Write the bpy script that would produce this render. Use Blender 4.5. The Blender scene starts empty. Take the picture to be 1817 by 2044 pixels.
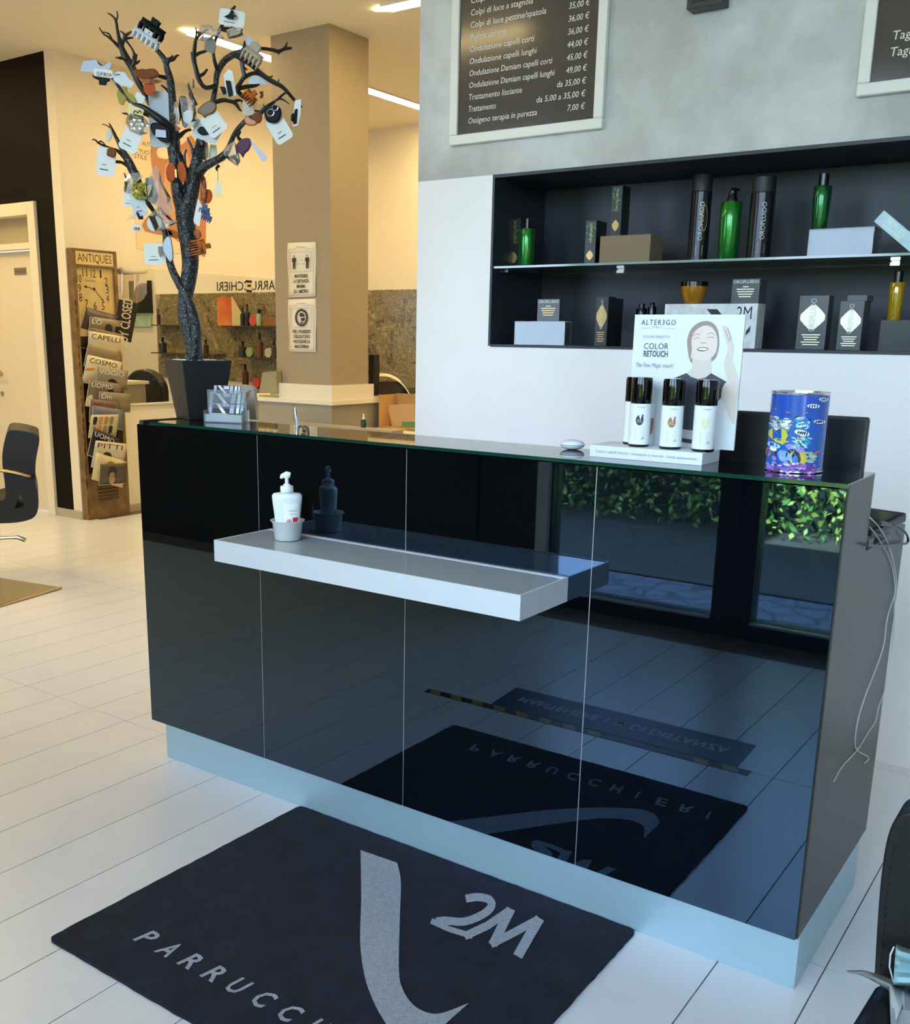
import bpy, math, random
from mathutils import Vector, Matrix

random.seed(7)
V = Vector
scene = bpy.context.scene
col = scene.collection
PI = math.pi

# ------------------------------------------------------------------ camera
CAM = V((0.45246904, -2.0371509, 1.37834046))
YAW, PITCH, ROLL = -0.620746569, -0.235958889, 0.0153697873
FPX, OX, OY = 2005.70424, -65.7893102, 136.864223      # focal length and lens shift, in pixels of 1817 x 2044
FWD = V((math.sin(YAW) * math.cos(PITCH), math.cos(YAW) * math.cos(PITCH), math.sin(PITCH)))
_r = FWD.cross(V((0, 0, 1))).normalized()
_u = _r.cross(FWD)
RGT = _r * math.cos(ROLL) + _u * math.sin(ROLL)
UPV = -_r * math.sin(ROLL) + _u * math.cos(ROLL)
cd = bpy.data.cameras.new('camera')
cam = bpy.data.objects.new('camera', cd)
col.objects.link(cam)
m = Matrix.Identity(4)
for i in range(3):
    m[i][0], m[i][1], m[i][2], m[i][3] = RGT[i], UPV[i], -FWD[i], CAM[i]
cam.matrix_world = m
cd.sensor_width = 36.0
cd.lens = FPX * 36.0 / 2044.0
cd.shift_x = -OX / 2044.0
cd.shift_y = OY / 2044.0
cd.clip_start = 0.02
scene.camera = cam

# ------------------------------------------------------------------ world, sun, exposure
world = bpy.data.worlds.new('sky')
scene.world = world
world.use_nodes = True
bg = world.node_tree.nodes['Background']
bg.inputs[0].default_value = (0.62, 0.73, 1.0, 1)
bg.inputs[1].default_value = 14.0
sd = bpy.data.lights.new('sun', 'SUN')
sd.energy = 120.0
sd.angle = math.radians(0.6)
sd.color = (1.0, 0.93, 0.78)
sun = bpy.data.objects.new('sun', sd)
col.objects.link(sun)
sun.rotation_euler = V((0.25, -0.55, -0.80)).to_track_quat('-Z', 'Y').to_euler()
sun.location = (0, 0, 8)
WARM = (1.0, 0.74, 0.34)
LED = 44.0
vs = scene.view_settings
vs.view_transform = 'Standard'
vs.look = 'None'
vs.gamma = 1.0
vs.use_curve_mapping = False
vs.exposure = 0.0
scene.cycles.use_denoising = True
scene.cycles.max_bounces = 8
scene.cycles.sample_clamp_indirect = 8.0

# ------------------------------------------------------------------ measuring helpers: a point of the photograph to a point of the room
def ray(px, py):
    return FWD + RGT * ((px - 908.5 - OX) / FPX) - UPV * ((py - 1022 - OY) / FPX)
def Xp(px, py, x):
    d = ray(px, py); return CAM + d * ((x - CAM.x) / d.x)
def Yp(px, py, y):
    d = ray(px, py); return CAM + d * ((y - CAM.y) / d.y)
def Zp(px, py, z):
    d = ray(px, py); return CAM + d * ((z - CAM.z) / d.z)
def PL(px, py, p, n):
    d = ray(px, py); return CAM + d * ((V(p) - CAM).dot(n) / d.dot(n))
def pxm(p):
    return FPX / (V(p) - CAM).dot(FWD)                  # pixels per metre at p
RH = V((RGT.x, RGT.y, 0)).normalized()
FH = V((FWD.x, FWD.y, 0)).normalized()
X, Y, Z = V((1, 0, 0)), V((0, 1, 0)), V((0, 0, 1))

# ------------------------------------------------------------------ materials
def lin(h):
    h = h.lstrip('#')
    out = []
    for i in (0, 2, 4):
        c = int(h[i:i + 2], 16) / 255.0
        out.append(c / 12.92 if c <= 0.04045 else ((c + 0.055) / 1.055) ** 2.4)
    return (out[0], out[1], out[2], 1.0)
_mats = {}
def M(name, hexc='#808080', rough=0.5, metal=0.0, ior=1.5, noise=0.0, nscale=20.0, bump=0.0, bscale=60.0, trans=0.0, alpha=1.0,
      emit=None, estr=0.0, coat=0.0, hex2=None, stint=None):
    if name in _mats:
        return _mats[name]
    mt = bpy.data.materials.new(name)
    mt.use_nodes = True
    nt = mt.node_tree
    b = nt.nodes['Principled BSDF']
    c = lin(hexc)
    b.inputs['Base Color'].default_value = c
    b.inputs['Roughness'].default_value = rough
    b.inputs['Metallic'].default_value = metal
    b.inputs['IOR'].default_value = ior
    b.inputs['Transmission Weight'].default_value = trans
    b.inputs['Alpha'].default_value = alpha
    b.inputs['Coat Weight'].default_value = coat
    b.inputs['Coat Roughness'].default_value = 0.03
    if stint: b.inputs['Specular Tint'].default_value = (*stint, 1)
    if emit:
        b.inputs['Emission Color'].default_value = (*emit, 1)
        b.inputs['Emission Strength'].default_value = estr
    if noise > 0 or bump > 0 or hex2:
        tc = nt.nodes.new('ShaderNodeTexCoord')
    if noise > 0 or hex2:
        n = nt.nodes.new('ShaderNodeTexNoise')
        n.inputs['Scale'].default_value = nscale
        n.inputs['Detail'].default_value = 5
        n.inputs['Roughness'].default_value = 0.6
        nt.links.new(tc.outputs['Object'], n.inputs['Vector'])
        r = nt.nodes.new('ShaderNodeValToRGB')
        if hex2:
            c2 = lin(hex2)
            r.color_ramp.elements[0].position, r.color_ramp.elements[1].position = 0.38, 0.64
            r.color_ramp.elements[0].color, r.color_ramp.elements[1].color = c, c2
        else:
            r.color_ramp.elements[0].position, r.color_ramp.elements[1].position = 0.3, 0.7
            r.color_ramp.elements[0].color = tuple(x * (1 - noise) for x in c[:3]) + (1,)
            r.color_ramp.elements[1].color = tuple(min(1, x * (1 + noise)) for x in c[:3]) + (1,)
        nt.links.new(n.outputs['Fac'], r.inputs['Fac'])
        nt.links.new(r.outputs['Color'], b.inputs['Base Color'])
    if bump > 0:
        n2 = nt.nodes.new('ShaderNodeTexNoise')
        n2.inputs['Scale'].default_value = bscale
        n2.inputs['Detail'].default_value = 4
        nt.links.new(tc.outputs['Object'], n2.inputs['Vector'])
        bp = nt.nodes.new('ShaderNodeBump')
        bp.inputs['Strength'].default_value = bump
        bp.inputs['Distance'].default_value = 0.01
        nt.links.new(n2.outputs['Fac'], bp.inputs['Height'])
        nt.links.new(bp.outputs['Normal'], b.inputs['Normal'])
    _mats[name] = mt
    return mt
def clear(name, tint='#ffffff', rough=0.03, amount=0.88, ior=1.5):
    """thin clear plastic or glass: mostly see-through, with a gloss on it"""
    if name in _mats:
        return _mats[name]
    mt = bpy.data.materials.new(name)
    mt.use_nodes = True
    nt = mt.node_tree
    nt.nodes.clear()
    o = nt.nodes.new('ShaderNodeOutputMaterial')
    mix = nt.nodes.new('ShaderNodeMixShader')
    t = nt.nodes.new('ShaderNodeBsdfTransparent')
    g = nt.nodes.new('ShaderNodeBsdfGlossy')
    h = nt.nodes.new('ShaderNodeBsdfDiffuse')
    mix2 = nt.nodes.new('ShaderNodeMixShader')
    t.inputs[0].default_value = lin(tint)
    h.inputs[0].default_value = lin(tint)
    g.inputs['Roughness'].default_value = rough
    f = nt.nodes.new('ShaderNodeFresnel')
    f.inputs[0].default_value = ior
    mix2.inputs[0].default_value = 1 - amount
    nt.links.new(t.outputs[0], mix2.inputs[1])
    nt.links.new(h.outputs[0], mix2.inputs[2])
    nt.links.new(f.outputs[0], mix.inputs[0])
    nt.links.new(mix2.outputs[0], mix.inputs[1])
    nt.links.new(g.outputs[0], mix.inputs[2])
    nt.links.new(mix.outputs[0], o.inputs[0])
    _mats[name] = mt
    return mt

# ------------------------------------------------------------------ mesh builder (all coordinates are room coordinates)
LOC = {}
class MB:
    def __init__(s):
        s.v, s.f, s.mi, s.sm = [], [], [], []
    def face(s, pts, mi=0, smooth=False):
        b = len(s.v)
        s.v += [V(p) for p in pts]
        s.f.append(tuple(range(b, b + len(pts)))); s.mi.append(mi); s.sm.append(smooth)
        return s
    def _grid(s, rings, mi, smooth, closed=True, caps=True):
        b = len(s.v); n = len(rings[0])
        for r in rings: s.v += [V(p) for p in r]
        for i in range(len(rings) - 1):
            for j in range(n if closed else n - 1):
                k = (j + 1) % n
                s.f.append((b + i * n + j, b + i * n + k, b + (i + 1) * n + k, b + (i + 1) * n + j)); s.mi.append(mi); s.sm.append(smooth)
        if caps:
            s.f.append(tuple(b + j for j in reversed(range(n)))); s.mi.append(mi); s.sm.append(False)
            e = b + (len(rings) - 1) * n
            s.f.append(tuple(e + j for j in range(n))); s.mi.append(mi); s.sm.append(False)
        return s
    def box(s, a, c, mi=0):
        x0, y0, z0 = (min(a[i], c[i]) for i in range(3)); x1, y1, z1 = (max(a[i], c[i]) for i in range(3))
        return s._grid([[(x0, y0, z0), (x1, y0, z0), (x1, y1, z0), (x0, y1, z0)], [(x0, y0, z1), (x1, y0, z1), (x1, y1, z1), (x0, y1, z1)]], mi, False)
    def obox(s, c, a, b, d, mi=0):
        c, a, b, d = V(c), V(a), V(b), V(d)
        return s._grid([[c - a - b - d, c + a - b - d, c + a + b - d, c - a + b - d], [c - a - b + d, c + a - b + d, c + a + b + d, c - a + b + d]], mi, False)
    def prism(s, pts, ext, mi=0):
        ext = V(ext)
        pts = [V(p) for p in pts]
        n = V((0, 0, 0))
        for i in range(len(pts)): n += pts[i].cross(pts[(i + 1) % len(pts)])
        if n.dot(ext) < 0: pts = pts[::-1]
        return s._grid([pts, [p + ext for p in pts]], mi, False)
    def tube(s, pts, rad, n=8, mi=0, closed=False, flat=1.0):
        pts = [V(p) for p in pts]
        if not hasattr(rad, '__len__'): rad = [rad] * len(pts)
        rings = []; up = None
        L = len(pts)
        for i, p in enumerate(pts):
            if closed: t = pts[(i + 1) % L] - pts[i - 1]
            else: t = pts[min(i + 1, L - 1)] - pts[max(i - 1, 0)]
            t.normalize()
            if up is None:
                up = V((0, 0, 1)) if abs(t.z) < 0.9 else V((1, 0, 0))
            up = (up - t * up.dot(t)).normalized()
            w = t.cross(up)
            rings.append([p + (w * math.cos(2 * PI * j / n) + up * math.sin(2 * PI * j / n) * flat) * rad[i] for j in range(n)])
        if closed: rings.append(rings[0])
        return s._grid(rings, mi, True, caps=not closed)
    def lathe(s, prof, c, n=24, mi=0, ax=Z, sx=1.0, sy=1.0, rot=0.0):
        c = V(c); ax = V(ax).normalized()
        e1 = V((1, 0, 0)) if abs(ax.x) < 0.9 else V((0, 1, 0))
        e1 = (e1 - ax * e1.dot(ax)).normalized(); e2 = ax.cross(e1)
        e1, e2 = e1 * math.cos(rot) + e2 * math.sin(rot), e2 * math.cos(rot) - e1 * math.sin(rot)
        rings = [[c + ax * z + e1 * (r * sx * math.cos(2 * PI * j / n)) + e2 * (r * sy * math.sin(2 * PI * j / n)) for j in range(n)] for r, z in prof]
        return s._grid(rings, mi, True)
    def ball(s, c, r, n=12, mi=0, a=X, b=Y, d=Z):
        if not hasattr(r, '__len__'): r = (r, r, r)
        c = V(c); rings = []
        k = max(5, n // 2)
        for i in range(1, k):
            t = PI * i / k
            rings.append([c + V(a) * (r[0] * math.sin(t) * math.cos(2 * PI * j / n)) + V(b) * (r[1] * math.sin(t) * math.sin(2 * PI * j / n)) - V(d) * (r[2] * math.cos(t)) for j in range(n)])
        return s._grid(rings, mi, True)
    def sheet(s, rows, mi=0, smooth=True):
        return s._grid(rows, mi, smooth, closed=False, caps=False)
    def text(s, body, fn, size=1.0, width=None, align='LEFT', shear=0.0, mi=0, space=1.0, bold=0.0):
        """lettering; fn(u, v) gives the room point of the letter point (u right, v up)"""
        cu = bpy.data.curves.new('lettering', 'FONT')
        cu.body = body; cu.size = size; cu.shear = shear; cu.resolution_u = 2; cu.space_character = space; cu.offset = bold
        ob = bpy.data.objects.new('lettering', cu)
        me = bpy.data.meshes.new_from_object(ob)
        co = [v.co.copy() for v in me.vertices]
        if co:
            x0 = min(c.x for c in co); x1 = max(c.x for c in co)
            k = 1.0 if width is None else width / max(1e-6, x1 - x0)
            sh = {'LEFT': -x0, 'CENTER': -(x0 + x1) / 2, 'RIGHT': -x1}[align]
            b = len(s.v)
            s.v += [V(fn((c.x + sh) * k, c.y)) for c in co]
            for p in me.polygons:
                s.f.append(tuple(b + i for i in p.vertices)); s.mi.append(mi); s.sm.append(False)
        bpy.data.objects.remove(ob); bpy.data.curves.remove(cu); bpy.data.meshes.remove(me)
        return s
    def build(s, name, mat, parent=None, label=None, bevel=0.0, sharp=40, seg=2, solid=0.0):
        me = bpy.data.meshes.new(name)
        off = LOC.get(parent.name, V((0, 0, 0))) if parent else V((0, 0, 0))
        base = V((0, 0, 0))
        if not parent and s.v:
            base = V(((min(v.x for v in s.v) + max(v.x for v in s.v)) / 2, (min(v.y for v in s.v) + max(v.y for v in s.v)) / 2, min(v.z for v in s.v)))
            off = base
        me.from_pydata([tuple(v - off) for v in s.v], [], s.f)
        mats = mat if isinstance(mat, (list, tuple)) else [mat]
        for q in mats: me.materials.append(q)
        me.polygons.foreach_set('material_index', s.mi)
        me.polygons.foreach_set('use_smooth', s.sm)
        if any(s.sm): me.set_sharp_from_angle(angle=math.radians(sharp))
        me.update()
        o = bpy.data.objects.new(name, me)
        col.objects.link(o)
        if parent:
            o.parent = parent
            LOC[o.name] = off.copy()
        else:
            o.location = base
            LOC[o.name] = base.copy()
        if label: o['label'] = label
        if solid > 0:
            so = o.modifiers.new('thickness', 'SOLIDIFY'); so.thickness = solid; so.offset = 0
        if bevel > 0:
            bv = o.modifiers.new('bevel', 'BEVEL'); bv.width = bevel; bv.segments = seg; bv.limit_method = 'ANGLE'
        return o
def box(a, c): return MB().box(a, c)
def thing(name, label, cat, loc, group=None):
    o = bpy.data.objects.new(name, None)
    col.objects.link(o)
    o.location = V(loc); o.empty_display_size = 0.05
    LOC[o.name] = V(loc)
    return tag(o, label, cat, group)
def tag(o, label, cat, group=None):
    o['label'] = label; o['category'] = cat
    if group: o['group'] = group
    return o
def struct(o):
    o['kind'] = 'structure'
    return o
def plane(o, r, u):
    o, r, u = V(o), V(r), V(u)
    return lambda a, b: o + r * a + u * b
def decal(mb, pts, f, mi=0):
    return mb.face([f(*p) for p in pts], mi)
def smoothpts(pts, k=4):
    """Catmull-Rom through the points (tuples), closed"""
    n = len(pts); out = []
    for i in range(n):
        p0, p1, p2, p3 = pts[i - 1], pts[i], pts[(i + 1) % n], pts[(i + 2) % n]
        for j in range(k):
            t = j / k
            out.append(tuple(0.5 * (2 * p1[d] + (p2[d] - p0[d]) * t + (2 * p0[d] - 5 * p1[d] + 4 * p2[d] - p3[d]) * t * t + (3 * p1[d] - p0[d] - 3 * p2[d] + p3[d]) * t ** 3) for d in range(len(p1))))
    return out
def spline(pts, k=4):
    """Catmull-Rom through open points"""
    out = []
    n = len(pts)
    for i in range(n - 1):
        p0, p1, p2, p3 = pts[max(i - 1, 0)], pts[i], pts[i + 1], pts[min(i + 2, n - 1)]
        for j in range(k):
            t = j / k
            out.append(tuple(0.5 * (2 * p1[d] + (p2[d] - p0[d]) * t + (2 * p0[d] - 5 * p1[d] + 4 * p2[d] - p3[d]) * t * t + (3 * p1[d] - p0[d] - 3 * p2[d] + p3[d]) * t ** 3) for d in range(len(p1))))
    out.append(tuple(pts[-1]))
    return out
def stroke(mb, pts, w, f, mi=0, taper=None):
    """a flat brush stroke of width w along 2-D points, mapped through f"""
    n = len(pts); L = []; R = []
    for i in range(n):
        a = pts[max(i - 1, 0)]; b = pts[min(i + 1, n - 1)]
        dx, dy = b[0] - a[0], b[1] - a[1]; l = math.hypot(dx, dy) or 1
        k = w * 0.5 * (taper[i] if taper else 1)
        L.append(f(pts[i][0] - dy / l * k, pts[i][1] + dx / l * k)); R.append(f(pts[i][0] + dy / l * k, pts[i][1] - dx / l * k))
    for i in range(n - 1):
        mb.face([L[i], R[i], R[i + 1], L[i + 1]], mi)
    return mb

# ================================================================== the setting
WB = 1.473            # wall behind the desk
XM = -6.055           # wall with the mirror
YM = 5.9              # far wall with the marble
CZ = 3.28             # ceiling
YF = -2.6             # entrance wall
NX0, NX1, NZ0, NZ1, ND = -1.749, 0.35, 1.356, 1.998, 0.40   # the recess in the wall
XW = -2.107
m_white = M('white_wall_paint', '#f3f2f1', 0.6, noise=0.02, nscale=3)
m_cream = M('cream_wall_paint', '#f0e6d2', 0.6, noise=0.02, nscale=3)
m_dark = M('dark_brown_wall_paint', '#0f0b08', 0.7, noise=0.1, nscale=2, ior=1.25)
m_grout = M('floor_grout', '#6d655c', 0.8)
m_conc = M('grey_spatula_plaster', '#aeada6', 0.55, nscale=2.6, hex2='#cfcfc9', bump=0.15, bscale=9)
m_plank = M('pale_plank_tile', '#dbdfe8', 0.28, noise=0.04, nscale=2.5, bump=0.03, bscale=25)
m_skirt = M('grey_skirting', '#b9b09f', 0.45)
m_frame = M('dark_shopfront_metal', '#15161a', 0.35)

floor = struct(box((-8.6, YF - 0.1, -0.12), (2.8, 7.6, -0.003)).build('floor', m_grout))
pl = MB().box((0, 0, -0.010), (0.206 - 0.0032, 1.265 - 0.0032, 0.0))
plank0 = None
for j in range(-2, 3):
    for k in range(-26, 15):
        x = -2.025 + 0.206 * k + 0.0016; y = 0.15 + 1.265 * j + 0.0016
        if x < -6.05 and y > 2.2: continue
        if plank0 is None:
            plank0 = pl.build('plank', m_plank, floor)
            plank0.location = V((x, y, 0))
            for v in plank0.data.vertices: v.co += LOC['floor'] 
            q = plank0
        else:
            q = plank0.copy(); col.objects.link(q)
        q.location = V((x, y, 0)) - LOC['floor']
struct(box((-8.6, YF - 0.15, CZ), (2.8, 7.6, CZ + 0.2)).build('ceiling', M('ceiling_paint', '#fbf2de', 0.7)))

# wall behind the desk: white below, grey plaster above, a black recess between
w = MB()
w.box((XW, WB, 0), (2.6, WB + 0.45, NZ0)); w.box((XW, WB, NZ0), (NX0, WB + 0.45, NZ1)); w.box((NX1, WB, NZ0), (2.6, WB + 0.45, NZ1))
struct(w.build('wall_back', m_white))
struct(box((XW, WB - 0.001, NZ1), (2.6, WB + 0.45, CZ)).build('wall_back_upper', m_conc))
m_black = M('black_recess_laminate', '#23282e', 0.45, noise=0.05)
nb = MB()
nb.box((NX0, WB + ND, NZ0), (NX1, WB + ND + 0.012, NZ1)); nb.box((NX0, WB - 0.003, NZ0), (NX0 + 0.01, WB + ND, NZ1)); nb.box((NX1 - 0.01, WB - 0.003, NZ0), (NX1, WB + ND, NZ1))
nb.box((NX0 + 0.01, WB - 0.003, NZ0 - 0.004), (NX1 - 0.01, WB + ND, NZ0 + 0.006)); nb.box((NX0 + 0.01, WB - 0.003, NZ1 - 0.012), (NX1 - 0.01, WB + ND, NZ1 - 0.001))
struct(nb.build('wall_back_recess', m_black))
struct(box((0.06, WB - 0.012, 0), (2.6, WB, 0.07)).build('baseboard_back', m_skirt))

# left: dark wall with the door, outside corner, mirror wall
DX1 = -6.366
w = MB()
w.box((DX1, 2.6, 0), (-6.155, 2.75, CZ)); w.box((-8.6, 2.6, 2.31), (DX1, 2.75, CZ)); w.box((-8.6, 2.6, 0), (-7.4, 2.75, 2.31))
struct(w.build('wall_left', m_dark))
struct(box((-8.6, YF, 0), (-8.45, 2.75, CZ)).build('wall_left_end', m_cream))
struct(box((-6.155, 2.598, 0), (XM, YM, CZ)).build('wall_side', m_cream))
w = MB().box((DX1 + 0.005, 2.588, 0), (XM + 0.012, 2.6, 0.062)); w.box((XM, 2.6, 0), (XM + 0.012, YM, 0.062))
struct(w.build('baseboard_left', m_skirt))
door = struct(MB().box((-7.31, 2.66, 0.005), (DX1 - 0.09, 2.70, 1.98)).build('door_1', M('cream_door', '#e8dcc4', 0.45)))
d = MB()
d.box((DX1 - 0.09, 2.575, 0), (DX1, 2.72, 2.31)); d.box((-7.4, 2.575, 0), (-7.31, 2.72, 2.22)); d.box((-7.4, 2.575, 2.22), (DX1 - 0.09, 2.72, 2.31)); d.box((-7.4, 2.60, 1.985), (DX1 - 0.09, 2.70, 2.03))
d.build('door_frame', M('cream_frame', '#efe6d0', 0.4), door, bevel=0.004)
box((-7.3, 2.68, 2.03), (DX1 - 0.09, 2.69, 2.22)).build('transom_panel', M('greyish_panel', '#b3a88c', 0.4), door)
lx = Yp(3, 770, 2.655)
h = MB().lathe([(0.022, 0), (0.022, 0.008), (0.008, 0.01), (0.008, 0.05)], (lx.x, 2.66, 1.06), 14, ax=-Y)
h.tube([(lx.x, 2.615, 1.06), (lx.x + 0.01, 2.61, 1.06), (lx.x + 0.10, 2.61, 1.06)], 0.008)
h.build('handle', M('brushed_steel', '#b8b2a6', 0.3, 0.9), door)
MB().lathe([(0.02, 0), (0.02, 0.008), (0.012, 0.01)], (lx.x, 2.66, 0.90), 14, ax=-Y).build('lock', _mats['brushed_steel'], door)
a = Yp(30, 549, 2.66); c = Yp(52, 534, 2.66)
s_ = MB().box((a.x, 2.655, a.z), (c.x, 2.66, c.z)).build('door_sign', M('taupe_plate', '#7d6f63', 0.4), door)
t = MB(); t.text('PRIVATO', plane((a.x * 0.5 + c.x * 0.5, 2.6545, a.z + 0.017), X, Z), 0.02, width=(c.x - a.x) * 0.75, align='CENTER')
t.build('lettering', M('plate_ink', '#3a322c', 0.6), s_)

# far wall, with an alcove at its end, seen in the mirror
m_marb = bpy.data.materials.new('brown_onyx_marble'); m_marb.use_nodes = True
nt = m_marb.node_tree; b = nt.nodes['Principled BSDF']
tc = nt.nodes.new('ShaderNodeTexCoord')
n1 = nt.nodes.new('ShaderNodeTexNoise'); n1.inputs['Scale'].default_value = 3.0; n1.inputs['Detail'].default_value = 8; n1.inputs['Roughness'].default_value = 0.65; n1.inputs['Distortion'].default_value = 2.2
nt.links.new(tc.outputs['Object'], n1.inputs['Vector'])
r1 = nt.nodes.new('ShaderNodeValToRGB'); cr = r1.color_ramp
cr.elements[0].position = 0.36; cr.elements[0].color = lin('#463d28')
cr.elements[1].position = 0.68; cr.elements[1].color = lin('#b5a684')
e = cr.elements.new(0.50); e.color = lin('#857652')
e = cr.elements.new(0.56); e.color = lin('#6d6042')
nt.links.new(n1.outputs['Fac'], r1.inputs['Fac'])
wv = nt.nodes.new('ShaderNodeTexNoise'); wv.inputs['Scale'].default_value = 9; wv.inputs['Detail'].default_value = 3; wv.inputs['Distortion'].default_value = 3
nt.links.new(tc.outputs['Object'], wv.inputs['Vector'])
r2 = nt.nodes.new('ShaderNodeValToRGB'); cr = r2.color_ramp
cr.elements[0].position = 0.47; cr.elements[0].color = (0, 0, 0, 1)
cr.elements[1].position = 0.53; cr.elements[1].color = (0, 0, 0, 1)
e = cr.elements.new(0.50); e.color = (0.6, 0.6, 0.6, 1)
nt.links.new(wv.outputs['Fac'], r2.inputs['Fac'])
mx = nt.nodes.new('ShaderNodeMix'); mx.data_type = 'RGBA'
mx.inputs[7].default_value = lin('#c9bd9c')
nt.links.new(r2.outputs['Color'], mx.inputs[0]); nt.links.new(r1.outputs['Color'], mx.inputs[6])
nt.links.new(mx.outputs[2], b.inputs['Base Color'])
b.inputs['Roughness'].default_value = 0.25
struct(box((XM, YM, 0), (-3.05, YM + 0.12, CZ)).build('wall_far', m_cream))
struct(box((XM + 0.002, YM - 0.02, 0.9), (-3.07, YM, 1.83)).build('wall_far_marble', m_marb))
w = MB().box((-3.17, YM + 0.12, 0), (-3.05, 7.4, CZ)); w.box((-3.17, 7.4, 0), (2.6, 7.5, CZ))
struct(w.build('wall_alcove', m_cream))
struct(box((2.6, YF, 0), (2.75, 7.5, CZ)).build('wall_right', m_white))

# entrance wall: dark shop front with glazed openings
DW = (-0.955, 0.42); WW = (-2.04, -1.15); W3 = (0.72, 2.1)
fw = MB()
m_fwall = M('dark_entrance_wall', '#221d1b', 0.55)
fw.box((-8.6, YF - 0.15, 0), (-4.99, YF, CZ)); fw.box((-4.99, YF - 0.15, 0), (-3.41, YF, 0.95)); fw.box((-4.99, YF - 0.15, 3.0), (-3.41, YF, CZ)); fw.box((-3.41, YF - 0.15, 0), (-2.5, YF, CZ)); fw.box((-2.5, YF - 0.15, 3.1), (2.75, YF, CZ)); fw.box((2.19, YF - 0.15, 0), (2.75, YF, 3.1))
struct(fw.build('wall_front', m_fwall))
def glazed(name, x0, x1, z0, zt=3.1, bot=0.0):
    o = MB()
    o.box((x0 - 0.09, YF - 0.12, bot), (x0, YF - 0.02, zt)); o.box((x1, YF - 0.12, bot), (x1 + 0.09, YF - 0.02, zt))
    o.box((x0, YF - 0.12, bot), (x1, YF - 0.02, z0)); o.box((x0, YF - 0.12, zt - 0.07), (x1, YF - 0.02, zt))
    q = struct(o.build(name, m_frame))
    box((x0, YF - 0.075, z0), (x1, YF - 0.069, zt - 0.07)).build('pane', clear('window_glass', '#f4fbfa', 0.0, 0.97), q)
    box((x0, YF - 0.02, z0 - 0.012), (x1, YF - 0.002, z0)).build('glazing_bead', M('bright_aluminium', '#c8ccd2', 0.25, 0.9), q)
    return q
glazed('window_1', WW[0], WW[1], 0.09)
glazed('window_3', -4.9, -3.5, 1.03, 3.0, 0.95)
dq = glazed('door_2', DW[0], DW[1], 0.09)
MB().tube([(0.30, YF + 0.0, 0.75), (0.30, YF + 0.05, 0.78), (0.30, YF + 0.05, 1.35), (0.30, YF + 0.0, 1.38)], 0.014).build('pull_handle', _mats['brushed_steel'], dq)
glazed('window_2', W3[0], W3[1], 0.09)
fw = MB().box((-2.5, YF - 0.12, 0), (-2.13, YF - 0.02, 3.1)); fw.box((-1.06, YF - 0.13, 0), (-1.045, YF - 0.01, 3.1)); fw.box((0.51, YF - 0.12, 0), (0.63, YF - 0.02, 3.1))
struct(fw.build('trim_1', m_frame))
struct(box((-2.115, YF - 0.019, 0.1), (-2.05, YF + 0.02, 2.6)).build('trim_2', m_white))
for x0, x1, zc_, hz in ((*WW, 1.56, 2.94), (*DW, 1.56, 2.94), (*W3, 1.56, 2.94), (-4.9, -3.5, 1.98, 1.9)):
    ld = bpy.data.lights.new('daylight_portal', 'AREA'); ld.shape = 'RECTANGLE'; ld.size = x1 - x0; ld.size_y = hz
    ld.cycles.is_portal = True
    lo = bpy.data.objects.new('daylight_portal', ld); col.objects.link(lo)
    lo.location = ((x0 + x1) / 2, YF - 0.13, zc_); lo.rotation_euler = V((0, 1, 0)).to_track_quat('-Z', 'Z').to_euler()

# outside: paving, earth, hedge (seen in the black glass of the desk); an added unseen block shades part of it
pv = bpy.data.materials.new('grey_paving'); pv.use_nodes = True
nt = pv.node_tree; b = nt.nodes['Principled BSDF']
tc = nt.nodes.new('ShaderNodeTexCoord'); vo = nt.nodes.new('ShaderNodeTexVoronoi'); vo.feature = 'DISTANCE_TO_EDGE'; vo.inputs['Scale'].default_value = 6
nt.links.new(tc.outputs['Object'], vo.inputs['Vector'])
rr = nt.nodes.new('ShaderNodeValToRGB'); rr.color_ramp.elements[0].color = lin('#3a3a3c'); rr.color_ramp.elements[1].color = lin('#63656a'); rr.color_ramp.elements[1].position = 0.08
nt.links.new(vo.outputs['Distance'], rr.inputs['Fac']); nt.links.new(rr.outputs['Color'], b.inputs['Base Color']); b.inputs['Roughness'].default_value = 0.8
struct(box((-12, -3.65, -0.2), (8, YF - 0.15, -0.02)).build('pavement', pv))
struct(box((-14, -14, -0.2), (10, -3.65, -0.01)).build('ground', M('earth', '#3b372a', 0.9, noise=0.3, nscale=4, bump=0.6, bscale=6)))
struct(box((-8.6, YF - 0.15, CZ + 0.2), (-3.75, 6, 6.6)).build('added_shade_block', M('shade_block_paint', '#cfc6b4', 0.8)))  # unseen block added above the roof to keep sun off part of the hedge
hd = thing('hedge', 'dense green hedge outside the glass entrance, growing beyond the paving', 'hedge', (-0.3, -6.1, 0))
rnd = random.Random(3)
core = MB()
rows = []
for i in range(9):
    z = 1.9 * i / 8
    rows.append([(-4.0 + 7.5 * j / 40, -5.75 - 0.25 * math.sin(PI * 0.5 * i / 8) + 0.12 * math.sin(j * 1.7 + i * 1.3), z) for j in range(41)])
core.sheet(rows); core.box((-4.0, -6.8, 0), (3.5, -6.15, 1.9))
core.build('hedge_body', M('hedge_core_green', '#16240f', 0.9), hd)  # even dark green body behind the leaves
lf = MB()
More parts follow.
